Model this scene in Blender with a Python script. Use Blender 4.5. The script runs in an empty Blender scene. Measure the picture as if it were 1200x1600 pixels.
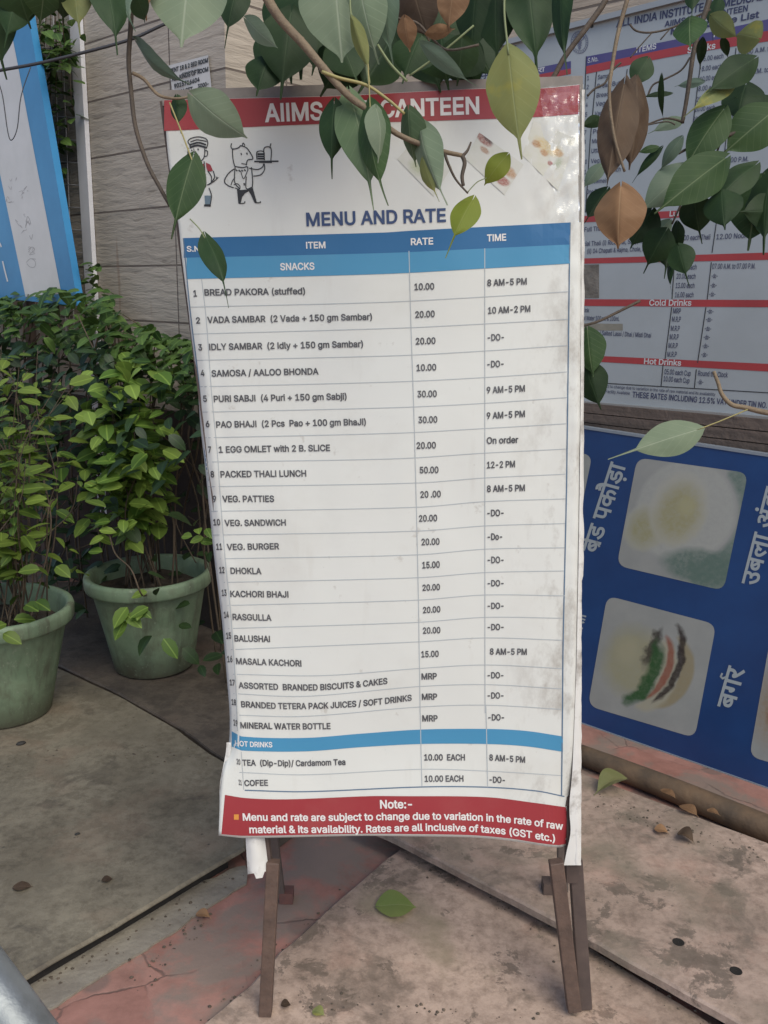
import bpy, math, random, os
from mathutils import Vector, Matrix, noise
from mathutils.geometry import tessellate_polygon
random.seed(7)
sc = bpy.context.scene
# ------------------------------------------------------------------ camera, sky, sun, exposure
F = 1400.0; EYE = Vector((0, 0, 1.4)); PITCH = math.radians(13.5); ROLL = math.radians(1.0)
FW = Vector((0, math.cos(PITCH), -math.sin(PITCH)))
_r0 = Vector((1, 0, 0)); _u0 = _r0.cross(FW)
RT = math.cos(ROLL)*_r0 + math.sin(ROLL)*_u0
UP = -math.sin(ROLL)*_r0 + math.cos(ROLL)*_u0
cd = bpy.data.cameras.new('camera'); cam = bpy.data.objects.new('camera', cd); sc.collection.objects.link(cam)
cd.sensor_fit = 'VERTICAL'; cd.sensor_height = 36; cd.lens = F/1600*36; cd.clip_start = 0.02; cd.clip_end = 500
m3 = Matrix((RT, UP, -FW)).transposed()
cam.matrix_world = Matrix.Translation(EYE) @ m3.to_4x4()
sc.camera = cam
wd = bpy.data.worlds.new('World'); sc.world = wd; wd.use_nodes = True
nt = wd.node_tree; bg = nt.nodes['Background']; sky = nt.nodes.new('ShaderNodeTexSky')
SUN_EL = math.radians(50); SUN_AZ = math.radians(152)      # azimuth clockwise from +Y
sky.sky_type = 'NISHITA'; sky.sun_disc = False; sky.sun_elevation = SUN_EL; sky.sun_rotation = SUN_AZ
sky.air_density = 1.0; sky.dust_density = 1.5; sky.ozone_density = 1.0
nt.links.new(sky.outputs[0], bg.inputs[0]); bg.inputs[1].default_value = 0.115
sd = bpy.data.lights.new('sun', 'SUN'); so = bpy.data.objects.new('sun', sd); sc.collection.objects.link(so)
sd.energy = 1.6; sd.angle = math.radians(45); sd.color = (1.0, 0.955, 0.79)
sdir = Vector((math.sin(SUN_AZ)*math.cos(SUN_EL), math.cos(SUN_AZ)*math.cos(SUN_EL), math.sin(SUN_EL)))
so.rotation_euler = sdir.to_track_quat('Z', 'Y').to_euler()
sc.view_settings.view_transform = 'Standard'; sc.view_settings.look = 'None'; sc.view_settings.gamma = 1
sc.view_settings.exposure = 0.58

# ------------------------------------------------------------------ measuring helpers (photo pixel -> point on a real plane)
def ray(x, y): return RT*((x-600)/F) - UP*((y-800)/F) + FW
def at(x, y, d): return EYE + ray(x, y)*d
def gp(x, y, z=0.0):
    d = ray(x, y); return EYE + d*((z-EYE.z)/d.z)
def onpl(x, y, pl, off=0.0):
    p0, n = pl; d = ray(x, y); return EYE + d*(((p0 + n*off - EYE).dot(n))/d.dot(n))
_dn = (RT*285 - UP*7650 + FW*1400).normalized()
_h = (RT + UP*0.04); _h = (_h - _dn*_h.dot(_dn)).normalized()
SN = _h.cross(-_dn).normalized()
if SN.dot(EYE - gp(880, 1590)) < 0: SN = -SN
SIGN = (gp(880, 1590), SN)
HD = math.radians(47.5)
WD = Vector((math.sin(HD), -math.cos(HD), 0))          # along the wall, to the right (towards the camera)
WN = Vector((-math.cos(HD), -math.sin(HD), 0))         # out of the wall
WALL_C = (-WN*2.66, WN); WALL_A = (-WN*2.13, WN)
VV = {'sign': (885, 8450), 'wall': (498, 6630)}

def smooth(a, b, x):
    t = max(0.0, min(1.0, (x-a)/(b-a))); return t*t*(3-2*t)
def interp(pts, x):
    if x <= pts[0][0]:
        (x0, y0), (x1, y1) = pts[0], pts[1]; return y0 + (y1-y0)*(x-x0)/(x1-x0)
    for (x0, y0), (x1, y1) in zip(pts, pts[1:]):
        if x <= x1: return y0 + (y1-y0)*(x-x0)/(x1-x0)
    (x0, y0), (x1, y1) = pts[-2], pts[-1]; return y0 + (y1-y0)*(x-x0)/(x1-x0)
def spl(pts, x):
    """smooth curve through points sorted by x (cubic Hermite)"""
    n = len(pts)
    if n == 2 or x <= pts[0][0] or x >= pts[-1][0]: return interp(pts, x)
    for i in range(n-1):
        if x <= pts[i+1][0]:
            x0, y0 = pts[i]; x1, y1 = pts[i+1]
            s = (y1-y0)/(x1-x0)
            a = s if i == 0 else (y1-pts[i-1][1])/(x1-pts[i-1][0])
            b = s if i == n-2 else (pts[i+2][1]-y0)/(pts[i+2][0]-x0)
            h = x1-x0; t = (x-x0)/h
            return (2*t**3-3*t*t+1)*y0+(t**3-2*t*t+t)*h*a+(-2*t**3+3*t*t)*y1+(t**3-t*t)*h*b

# ------------------------------------------------------------------ objects
def setp(o, label=None, cat=None, group=None, kind=None):
    if label: o['label'] = label
    if cat: o['category'] = cat
    if group: o['group'] = group
    if kind: o['kind'] = kind
    return o
def thing(name, label, cat, loc, group=None):
    o = bpy.data.objects.new(name, None); sc.collection.objects.link(o); o.location = loc
    o.empty_display_size = 0.05
    return setp(o, label, cat, group)
def wloc(o):
    v = Vector((0, 0, 0))
    while o is not None:
        v += o.location; o = o.parent
    return v
class MB:
    def __init__(s): s.v = []; s.f = []; s.uv = {}
    def add(s, vs, fs, uvs=None):
        b = len(s.v); s.v += [Vector(p) for p in vs]
        for f in fs: s.f.append(tuple(b+i for i in f))
        if uvs:
            for i, t in enumerate(uvs): s.uv[b+i] = t
        return b
    def grid(s, fn, nu, nv, uv=True):
        vs = []; uvs = []
        for j in range(nv+1):
            for i in range(nu+1):
                vs.append(fn(i/nu, j/nv)); uvs.append((i/nu, j/nv))
        fs = [(j*(nu+1)+i, j*(nu+1)+i+1, (j+1)*(nu+1)+i+1, (j+1)*(nu+1)+i) for j in range(nv) for i in range(nu)]
        s.add(vs, fs, uvs if uv else None)
    def box(s, c, ax, ay, az):
        """centre and three half-axis vectors"""
        c = Vector(c); vs = [c+ax*i+ay*j+az*k for k in (-1, 1) for j in (-1, 1) for i in (-1, 1)]
        s.add(vs, [(0,2,3,1),(4,5,7,6),(0,1,5,4),(2,6,7,3),(0,4,6,2),(1,3,7,5)])
    def bar(s, a, b, w, t, side):
        a = Vector(a); b = Vector(b); d = (b-a).normalized(); sx = (side - d*side.dot(d)).normalized(); n = d.cross(sx)
        s.box((a+b)/2, sx*w/2, n*t/2, (b-a)/2)
    def tube(s, pts, rad, n=8, caps=True, smoothp=True):
        pts = [Vector(p) for p in pts]
        if smoothp and len(pts) > 2:
            q = []; rr = []
            R = rad if isinstance(rad, (list, tuple)) else [rad]*len(pts)
            for i in range(len(pts)-1):
                p0 = pts[max(i-1, 0)]; p1 = pts[i]; p2 = pts[i+1]; p3 = pts[min(i+2, len(pts)-1)]
                for k in range(5):
                    t = k/5; q.append(0.5*((2*p1)+(p2-p0)*t+(2*p0-5*p1+4*p2-p3)*t*t+(3*p1-p0-3*p2+p3)*t**3)); rr.append(R[i]+(R[i+1]-R[i])*t)
            q.append(pts[-1]); rr.append(R[-1]); pts = q; rad = rr
        R = rad if isinstance(rad, (list, tuple)) else [rad]*len(pts)
        b = len(s.v); nrm = None
        for i, p in enumerate(pts):
            d = (pts[min(i+1, len(pts)-1)]-pts[max(i-1, 0)]).normalized()
            if nrm is None: nrm = d.orthogonal().normalized()
            nrm = (nrm - d*nrm.dot(d)).normalized(); bn = d.cross(nrm)
            for k in range(n):
                a = 2*math.pi*k/n; s.v.append(p+(nrm*math.cos(a)+bn*math.sin(a))*R[i])
        for i in range(len(pts)-1):
            for k in range(n):
                s.f.append((b+i*n+k, b+i*n+(k+1) % n, b+(i+1)*n+(k+1) % n, b+(i+1)*n+k))
        if caps:
            s.f.append(tuple(b+k for k in range(n-1, -1, -1))); e = b+(len(pts)-1)*n; s.f.append(tuple(e+k for k in range(n)))
    def lathe(s, base, prof, n=40, tilt=None):
        b = len(s.v)
        for (r, z) in prof:
            for k in range(n):
                a = 2*math.pi*k/n; p = Vector((r*math.cos(a), r*math.sin(a), z))
                if tilt: p = tilt @ p
                s.v.append(Vector(base)+p)
        for i in range(len(prof)-1):
            for k in range(n): s.f.append((b+i*n+k, b+i*n+(k+1) % n, b+(i+1)*n+(k+1) % n, b+(i+1)*n+k))
    def prism(s, poly, down):
        """polygon of points (counter-clockwise seen from the outside) extruded by vector down"""
        n = len(poly); vs = [Vector(p) for p in poly]+[Vector(p)+down for p in poly]
        fs = [tuple(range(n)), tuple(range(2*n-1, n-1, -1))]+[(i, n+i, n+(i+1) % n, (i+1) % n) for i in range(n)]
        s.add(vs, fs)
    def build(s, name, mat, parent=None, smooth_=False, label=None, cat=None, group=None, kind=None, org=None):
        o0 = wloc(parent) if parent else (Vector(org) if org is not None else Vector((0, 0, 0)))
        me = bpy.data.meshes.new(name); me.from_pydata([p-o0 for p in s.v], [], s.f)
        if s.uv:
            l = me.uv_layers.new(name='UVMap')
            for lp in me.loops: l.data[lp.index].uv = s.uv.get(lp.vertex_index, (0, 0))
        for m in (mat if isinstance(mat, list) else [mat]): me.materials.append(m)
        if smooth_: me.shade_smooth()
        me.validate(); me.update()
        o = bpy.data.objects.new(name, me); sc.collection.objects.link(o)
        if parent: o.parent = parent
        else: o.location = o0
        return setp(o, label, cat, group, kind)

# ------------------------------------------------------------------ materials
def nodes(m): return m.node_tree.nodes, m.node_tree.links
def ramp(N, stops):
    r = N.new('ShaderNodeValToRGB'); e = r.color_ramp.elements
    while len(e) < len(stops): e.new(0.5)
    for el, (p, c) in zip(e, stops): el.position = p; el.color = (*c, 1) if len(c) == 3 else c
    return r
def noise_node(N, L, co, scale, detail=4, rough=0.55, stretch=None, dist=0.0):
    n = N.new('ShaderNodeTexNoise'); n.inputs['Scale'].default_value = scale; n.inputs['Detail'].default_value = detail
    n.inputs['Roughness'].default_value = rough; n.inputs['Distortion'].default_value = dist
    if stretch:
        mp = N.new('ShaderNodeMapping'); mp.inputs['Scale'].default_value = stretch; L.new(co, mp.inputs[0]); co = mp.outputs[0]
    L.new(co, n.inputs['Vector']); return n.outputs['Fac']
def mixc(N, L, fac, a, b, mode='MIX'):
    m = N.new('ShaderNodeMix'); m.data_type = 'RGBA'; m.blend_type = mode
    for s, v in ((m.inputs[0], fac), (m.inputs[6], a), (m.inputs[7], b)):
        if isinstance(v, (int, float)): s.default_value = v
        elif isinstance(v, tuple): s.default_value = (*v[:3], 1)
        else: L.new(v, s)
    return m.outputs[2]
def bump(N, L, h, strength, dist=0.01, nrm=None):
    b = N.new('ShaderNodeBump'); b.inputs['Strength'].default_value = strength; b.inputs['Distance'].default_value = dist
    L.new(h, b.inputs['Height'])
    if nrm: L.new(nrm, b.inputs['Normal'])
    return b.outputs[0]
MATS = {}
def mat(name, c, rough=0.6, var=0.0, scale=8.0, c2=None, bmp=0.0, bscale=60.0, metal=0.0, spec=0.5, lo=0.35, hi=0.65, detail=5, stretch=None):
    if name in MATS: return MATS[name]
    m = bpy.data.materials.new(name); m.use_nodes = True; N, L = nodes(m); b = N['Principled BSDF']
    b.inputs['Base Color'].default_value = (*c, 1); b.inputs['Roughness'].default_value = rough
    b.inputs['Metallic'].default_value = metal; b.inputs['Specular IOR Level'].default_value = spec
    co = N.new('ShaderNodeTexCoord').outputs['Object']
    if c2 or var:
        f = noise_node(N, L, co, scale, detail, 0.6, stretch)
        cc = c2 or tuple(x*(1-var) for x in c)
        r = ramp(N, [(lo, c), (hi, cc)]); L.new(f, r.inputs[0]); L.new(r.outputs[0], b.inputs['Base Color'])
    if bmp: L.new(bump(N, L, noise_node(N, L, co, bscale, 5), bmp), b.inputs['Normal'])
    MATS[name] = m; return m

def mat_stone(name, base, dark, joint, row, col, zoff, xoff):
    m = bpy.data.materials.new(name); m.use_nodes = True; N, L = nodes(m); b = N['Principled BSDF']
    co = N.new('ShaderNodeTexCoord').outputs['Object']
    sx = N.new('ShaderNodeSeparateXYZ'); L.new(co, sx.inputs[0]); cx = N.new('ShaderNodeCombineXYZ'); sxy = N.new('ShaderNodeMath'); L.new(sx.outputs[0], sxy.inputs[0]); L.new(sx.outputs[1], sxy.inputs[1]); L.new(sxy.outputs[0], cx.inputs[0]); L.new(sx.outputs[2], cx.inputs[1])
    ad = N.new('ShaderNodeVectorMath'); ad.operation = 'ADD'; ad.inputs[1].default_value = (xoff, zoff, 0); L.new(cx.outputs[0], ad.inputs[0])
    # slightly wavering joints
    br = N.new('ShaderNodeTexBrick'); br.offset = 0.0; br.inputs['Scale'].default_value = 1.0; br.inputs['Brick Width'].default_value = col; br.inputs['Row Height'].default_value = row
    br.inputs['Mortar Size'].default_value = 0.0042; br.inputs['Mortar Smooth'].default_value = 0.25; br.inputs['Bias'].default_value = 0
    br.inputs['Color1'].default_value = (0.40, 0.40, 0.40, 1); br.inputs['Color2'].default_value = (0.60, 0.60, 0.60, 1); br.inputs['Mortar'].default_value = (0.5, 0.5, 0.5, 1)
    L.new(ad.outputs[0], br.inputs['Vector'])
    # riven ledges: long flat cells of random height
    wv = noise_node(N, L, co, 6, 3)
    ws = N.new('ShaderNodeVectorMath'); ws.operation = 'MULTIPLY_ADD'; ws.inputs[1].default_value = (0.03, 0.03, 0.03)
    L.new(wv, ws.inputs[0]); L.new(ad.outputs[0], ws.inputs[2])
    ms = N.new('ShaderNodeMapping'); ms.inputs['Scale'].default_value = (3.4, 24.0, 1.0); L.new(ws.outputs[0], ms.inputs[0])
    vo = N.new('ShaderNodeTexVoronoi'); vo.voronoi_dimensions = '2D'; vo.inputs['Scale'].default_value = 1.0; L.new(ms.outputs[0], vo.inputs['Vector'])
    sp = N.new('ShaderNodeSeparateColor'); L.new(vo.outputs['Color'], sp.inputs[0])
    rv = noise_node(N, L, ws.outputs[0], 1.0, 6, 0.6, (5, 34, 1))
    hm = N.new('ShaderNodeMath'); hm.operation = 'MULTIPLY_ADD'; hm.inputs[1].default_value = 0.6; L.new(sp.outputs[0], hm.inputs[0]); L.new(rv, hm.inputs[2])
    jm = N.new('ShaderNodeMath'); jm.operation = 'MULTIPLY_ADD'; jm.inputs[1].default_value = -0.9; L.new(br.outputs['Fac'], jm.inputs[0]); L.new(hm.outputs[0], jm.inputs[2])
    L.new(bump(N, L, jm.outputs[0], 0.75, 0.012), b.inputs['Normal'])
    big = noise_node(N, L, co, 2.2, 5)
    r = ramp(N, [(0.3, dark), (0.7, base)]); L.new(big, r.inputs[0])
    c1 = mixc(N, L, 0.5, r.outputs[0], br.outputs['Color'], 'OVERLAY')
    rr = ramp(N, [(0.29, (0.55, 0.53, 0.51)), (0.39, (1, 1, 1))]); L.new(rv, rr.inputs[0])
    c2 = mixc(N, L, 0.8, c1, rr.outputs[0], 'MULTIPLY')
    c3 = mixc(N, L, br.outputs['Fac'], c2, joint)
    # rusty run-off streaks
    st = noise_node(N, L, co, 1.0, 3, 0.5, (9, 1, 0.9)); sr = ramp(N, [(0.66, (0, 0, 0)), (0.76, (1, 1, 1))]); L.new(st, sr.inputs[0])
    c4 = mixc(N, L, sr.outputs[0], c3, (0.20, 0.12, 0.085))
    L.new(c4, b.inputs['Base Color']); b.inputs['Roughness'].default_value = 0.75
    return m

def mat_slab(name, base, dark, stain, green=None, spots=0.0, seed=0.0):
    m = bpy.data.materials.new(name); m.use_nodes = True; N, L = nodes(m); b = N['Principled BSDF']
    tc = N.new('ShaderNodeTexCoord').outputs['Object']
    av = N.new('ShaderNodeVectorMath'); av.operation = 'ADD'; av.inputs[1].default_value = (seed, seed*2.3, 0); L.new(tc, av.inputs[0]); co = av.outputs[0]
    f1 = noise_node(N, L, co, 3.2, 8, 0.68); r1 = ramp(N, [(0.36, dark), (0.58, base)]); L.new(f1, r1.inputs[0])
    f2 = noise_node(N, L, co, 34, 8, 0.75); r2 = ramp(N, [(0.36, (0.5, 0.48, 0.46)), (0.56, (1, 1, 1))]); L.new(f2, r2.inputs[0])
    c = mixc(N, L, 0.75, r1.outputs[0], r2.outputs[0], 'MULTIPLY')
    f3 = noise_node(N, L, co, 5.5, 6, 0.62, None, 0.6); r3 = ramp(N, [(0.57, (0, 0, 0)), (0.63, (1, 1, 1))]); L.new(f3, r3.inputs[0])
    f5 = noise_node(N, L, co, 40, 4, 0.7); mm = N.new('ShaderNodeMath'); mm.operation = 'MULTIPLY'; L.new(r3.outputs[0], mm.inputs[0]); L.new(f5, mm.inputs[1])
    c = mixc(N, L, mm.outputs[0], c, stain)
    f8 = noise_node(N, L, co, 7.5, 9, 0.72, None, 0.35); r8 = ramp(N, [(0.56, (0, 0, 0)), (0.585, (.62, .62, .62)), (0.75, (.8, .8, .8))]); L.new(f8, r8.inputs[0]); c = mixc(N, L, r8.outputs[0], c, tuple(x*.82 for x in stain) if stain[0] > .1 else dark)
    f9 = noise_node(N, L, co, 4.6, 5, 0.6); r9 = ramp(N, [(0.55, (0, 0, 0)), (0.7, (.4, .4, .4))]); L.new(f9, r9.inputs[0]); c = mixc(N, L, r9.outputs[0], c, (base[0]*1.02, base[1]*.82, base[2]*.78))
    if green:
        f4 = noise_node(N, L, co, 2.4, 6, 0.6, None, 0.4); r4 = ramp(N, [(0.55, (0, 0, 0)), (0.68, (0.75, 0.75, 0.75))]); L.new(f4, r4.inputs[0]); c = mixc(N, L, r4.outputs[0], c, green)
    # fine grit and small dark specks
    vo = N.new('ShaderNodeTexVoronoi'); vo.inputs['Scale'].default_value = 26; L.new(co, vo.inputs['Vector'])
    r6 = ramp(N, [(0.05, (1, 1, 1)), (0.11, (0, 0, 0))]); L.new(vo.outputs['Distance'], r6.inputs[0])
    f7 = noise_node(N, L, co, 4.1, 2); r7 = ramp(N, [(0.52, (0, 0, 0)), (0.58, (0.8, 0.8, 0.8))]); L.new(f7, r7.inputs[0])
    m7 = N.new('ShaderNodeMath'); m7.operation = 'MULTIPLY'; L.new(r6.outputs[0], m7.inputs[0]); L.new(r7.outputs[0], m7.inputs[1])
    c = mixc(N, L, m7.outputs[0], c, (0.05, 0.042, 0.036))
    L.new(c, b.inputs['Base Color']); b.inputs['Roughness'].default_value = 0.72
    hn = noise_node(N, L, co, 55, 8, 0.7); n1 = bump(N, L, hn, 0.35, 0.006); L.new(bump(N, L, f1, 0.25, 0.02, n1), b.inputs['Normal'])
    return m

def mat_paving():
    """red cement paving: hairline cracks, worn grey film, round stains"""
    m = bpy.data.materials.new('red_cement_paving'); m.use_nodes = True; N, L = nodes(m); b = N['Principled BSDF']
    co = N.new('ShaderNodeTexCoord').outputs['Object']
    wv = N.new('ShaderNodeTexNoise'); wv.inputs['Scale'].default_value = 2.2; wv.inputs['Detail'].default_value = 6; L.new(co, wv.inputs['Vector'])
    ws = N.new('ShaderNodeVectorMath'); ws.operation = 'MULTIPLY_ADD'; ws.inputs[1].default_value = (0.35, 0.35, 0.0); L.new(wv.outputs['Color'], ws.inputs[0]); L.new(co, ws.inputs[2])
    ve = N.new('ShaderNodeTexVoronoi'); ve.feature = 'DISTANCE_TO_EDGE'; ve.voronoi_dimensions = '2D'; ve.inputs['Scale'].default_value = 3.1; L.new(ws.outputs[0], ve.inputs['Vector'])
    vc = N.new('ShaderNodeTexVoronoi'); vc.voronoi_dimensions = '2D'; vc.inputs['Scale'].default_value = 3.1; L.new(ws.outputs[0], vc.inputs['Vector'])
    sp = N.new('ShaderNodeSeparateColor'); L.new(vc.outputs['Color'], sp.inputs[0])
    rc = ramp(N, [(0.0, (0.34, 0.165, 0.132)), (0.5, (0.38, 0.20, 0.162)), (1.0, (0.32, 0.18, 0.147))]); L.new(sp.outputs[0], rc.inputs[0])
    f = noise_node(N, L, co, 9, 8, 0.68); rn = ramp(N, [(0.3, (0.55, 0.53, 0.51)), (0.62, (1, 1, 1))]); L.new(f, rn.inputs[0])
    c = mixc(N, L, 0.85, rc.outputs[0], rn.outputs[0], 'MULTIPLY')
    g = noise_node(N, L, co, 3.4, 8, 0.66, None, .4); rg = ramp(N, [(0.47, (0, 0, 0)), (0.56, (0.8, 0.8, 0.8))]); L.new(g, rg.inputs[0])
    c = mixc(N, L, rg.outputs[0], c, (0.20, 0.165, 0.138))
    vs = N.new('ShaderNodeTexVoronoi'); vs.voronoi_dimensions = '2D'; vs.inputs['Scale'].default_value = 5.5; L.new(co, vs.inputs['Vector'])
    rs = ramp(N, [(0.14, (0.6, 0.6, 0.6)), (0.20, (0, 0, 0))]); L.new(vs.outputs['Distance'], rs.inputs[0]); sq = N.new('ShaderNodeSeparateColor'); L.new(vs.outputs['Color'], sq.inputs[0])
    rq = ramp(N, [(0.68, (0, 0, 0)), (0.72, (1, 1, 1))]); L.new(sq.outputs[1], rq.inputs[0]); mq = N.new('ShaderNodeMath'); mq.operation = 'MULTIPLY'; L.new(rs.outputs[0], mq.inputs[0]); L.new(rq.outputs[0], mq.inputs[1])
    c = mixc(N, L, mq.outputs[0], c, (0.125, 0.10, 0.088))
    re = ramp(N, [(0.004, (1, 1, 1)), (0.014, (0, 0, 0))]); L.new(ve.outputs['Distance'], re.inputs[0])
    jn = noise_node(N, L, co, 4, 3); jr = ramp(N, [(0.46, (0, 0, 0)), (0.60, (.8, .8, .8))]); L.new(jn, jr.inputs[0])
    jm = N.new('ShaderNodeMath'); jm.operation = 'MULTIPLY'; L.new(re.outputs[0], jm.inputs[0]); L.new(jr.outputs[0], jm.inputs[1])
    c = mixc(N, L, jm.outputs[0], c, (0.09, 0.06, 0.05))
    L.new(c, b.inputs['Base Color']); b.inputs['Roughness'].default_value = 0.7
    hs = N.new('ShaderNodeMath'); hs.operation = 'MULTIPLY_ADD'; hs.inputs[1].default_value = -0.5; L.new(jm.outputs[0], hs.inputs[0]); L.new(f, hs.inputs[2])
    L.new(bump(N, L, hs.outputs[0], 0.45, 0.008), b.inputs['Normal'])
    return m

def mat_leaf(name, c, c2, vein, rough=0.58, trans=0.3, spots=None, scale=9, veinamt=0.6):
    m = bpy.data.materials.new(name); m.use_nodes = True; N, L = nodes(m); b = N['Principled BSDF']; out = N['Material Output']
    tc = N.new('ShaderNodeTexCoord'); oi = N.new('ShaderNodeObjectInfo')
    f = noise_node(N, L, tc.outputs['Object'], scale, 4); r = ramp(N, [(0.35, c), (0.65, c2)]); L.new(f, r.inputs[0]); col = r.outputs[0]
    sx = N.new('ShaderNodeSeparateXYZ'); L.new(tc.outputs['UV'], sx.inputs[0])
    av = N.new('ShaderNodeMath'); av.operation = 'SUBTRACT'; av.inputs[1].default_value = 0.5; L.new(sx.outputs[1], av.inputs[0])
    ab = N.new('ShaderNodeMath'); ab.operation = 'ABSOLUTE'; L.new(av.outputs[0], ab.inputs[0])
    mid = ramp(N, [(0.006, (1, 1, 1)), (0.018, (0, 0, 0))]); L.new(ab.outputs[0], mid.inputs[0])
    k = N.new('ShaderNodeMath'); k.operation = 'MULTIPLY_ADD'; k.inputs[1].default_value = -0.55; L.new(ab.outputs[0], k.inputs[0]); L.new(sx.outputs[0], k.inputs[2])
    k2 = N.new('ShaderNodeMath'); k2.operation = 'MULTIPLY'; k2.inputs[1].default_value = 8.0; L.new(k.outputs[0], k2.inputs[0])
    fr = N.new('ShaderNodeMath'); fr.operation = 'FRACT'; L.new(k2.outputs[0], fr.inputs[0])
    lat = ramp(N, [(0.0, (0.28, 0.28, 0.28)), (0.14, (0, 0, 0))]); L.new(fr.outputs[0], lat.inputs[0])
    mx = N.new('ShaderNodeMath'); mx.operation = 'MAXIMUM'; L.new(mid.outputs[0], mx.inputs[0]); L.new(lat.outputs[0], mx.inputs[1])
    mv = N.new('ShaderNodeMath'); mv.operation = 'MULTIPLY'; mv.inputs[1].default_value = veinamt*.75; L.new(mx.outputs[0], mv.inputs[0])
    if spots:
        sf = noise_node(N, L, tc.outputs['Object'], 26, 3); sr = ramp(N, [(0.56, (0, 0, 0)), (0.66, (0.8, 0.8, 0.8))]); L.new(sf, sr.inputs[0]); col = mixc(N, L, sr.outputs[0], col, spots)
    col = mixc(N, L, mv.outputs[0], col, vein)
    hv = N.new('ShaderNodeHueSaturation'); L.new(col, hv.inputs['Color'])
    vr = N.new('ShaderNodeMapRange'); vr.inputs['To Min'].default_value = 0.8; vr.inputs['To Max'].default_value = 1.2; L.new(oi.outputs['Random'], vr.inputs[0]); L.new(vr.outputs[0], hv.inputs['Value'])
    L.new(hv.outputs[0], b.inputs['Base Color']); b.inputs['Roughness'].default_value = rough; b.inputs['Specular IOR Level'].default_value = 0.28
    L.new(bump(N, L, mv.outputs[0], 0.3, 0.003), b.inputs['Normal'])
    t = N.new('ShaderNodeBsdfTranslucent'); L.new(hv.outputs[0], t.inputs[0]); ms = N.new('ShaderNodeMixShader'); ms.inputs[0].default_value = trans
    L.new(b.outputs[0], ms.inputs[1]); L.new(t.outputs[0], ms.inputs[2]); L.new(ms.outputs[0], out.inputs['Surface'])
    return m
def mat_foliage(name, c, c2, rough=0.5, trans=0.3):
    """small-leaf foliage: each leaf island its own tone"""
    m = bpy.data.materials.new(name); m.use_nodes = True; N, L = nodes(m); b = N['Principled BSDF']; out = N['Material Output']
    g = N.new('ShaderNodeNewGeometry'); r = ramp(N, [(0.0, c), (1.0, c2)]); L.new(g.outputs['Random Per Island'], r.inputs[0])
    tc = N.new('ShaderNodeTexCoord'); sx = N.new('ShaderNodeSeparateXYZ'); L.new(tc.outputs['UV'], sx.inputs[0])
    av = N.new('ShaderNodeMath'); av.operation = 'SUBTRACT'; av.inputs[1].default_value = 0.5; L.new(sx.outputs[1], av.inputs[0])
    ab = N.new('ShaderNodeMath'); ab.operation = 'ABSOLUTE'; L.new(av.outputs[0], ab.inputs[0])
    mid = ramp(N, [(0.02, (0.3, 0.3, 0.3)), (0.06, (0, 0, 0))]); L.new(ab.outputs[0], mid.inputs[0])
    col = mixc(N, L, mid.outputs[0], r.outputs[0], tuple(min(1, x*2.2) for x in c2))
    L.new(col, b.inputs['Base Color']); b.inputs['Roughness'].default_value = rough; b.inputs['Specular IOR Level'].default_value = 0.35
    t = N.new('ShaderNodeBsdfTranslucent'); L.new(col, t.inputs[0]); ms = N.new('ShaderNodeMixShader'); ms.inputs[0].default_value = trans
    L.new(b.outputs[0], ms.inputs[1]); L.new(t.outputs[0], ms.inputs[2]); L.new(ms.outputs[0], out.inputs['Surface'])
    return m
def mat_vinyl(name, c, dirt=(0.40, 0.36, 0.31), amt=0.5, rough=0.38, sc_=5, grime=False):
    m = bpy.data.materials.new(name); m.use_nodes = True; N, L = nodes(m); b = N['Principled BSDF']
    co = N.new('ShaderNodeTexCoord').outputs['Object']
    f = noise_node(N, L, co, sc_, 6, 0.6); r = ramp(N, [(0.52, (0, 0, 0)), (0.78, (amt, amt, amt))]); L.new(f, r.inputs[0])
    f2 = noise_node(N, L, co, 1.0, 5, 0.6, (30, 3, 5)); r2 = ramp(N, [(0.60, (0, 0, 0)), (0.75, (amt*0.6,)*3)]); L.new(f2, r2.inputs[0])
    col = mixc(N, L, r.outputs[0], c, dirt); col = mixc(N, L, r2.outputs[0], col, dirt)
    if grime:
        sx = N.new('ShaderNodeSeparateXYZ'); L.new(co, sx.inputs[0]); mr = N.new('ShaderNodeMapRange'); mr.inputs['From Min'].default_value = 0.20; mr.inputs['From Max'].default_value = 0.325; L.new(sx.outputs[0], mr.inputs[0])
        g1 = noise_node(N, L, co, 13, 8, 0.7, (1, 1, .55)); g2 = ramp(N, [(0.50, (0, 0, 0)), (0.68, (.85, .85, .85))]); L.new(g1, g2.inputs[0]); mm = N.new('ShaderNodeMath'); mm.operation = 'MULTIPLY'; L.new(mr.outputs[0], mm.inputs[0]); L.new(g2.outputs[0], mm.inputs[1])
        col = mixc(N, L, mm.outputs[0], col, (0.30, 0.27, 0.235))
        g3 = noise_node(N, L, co, 30, 5, .6); g4 = ramp(N, [(0.66, (0, 0, 0)), (0.72, (.5, .5, .5))]); L.new(g3, g4.inputs[0]); col = mixc(N, L, g4.outputs[0], col, (0.42, 0.39, 0.35))
    L.new(col, b.inputs['Base Color']); b.inputs['Roughness'].default_value = rough
    L.new(bump(N, L, noise_node(N, L, co, 9, 3), 0.15, 0.01), b.inputs['Normal'])
    return m

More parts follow.
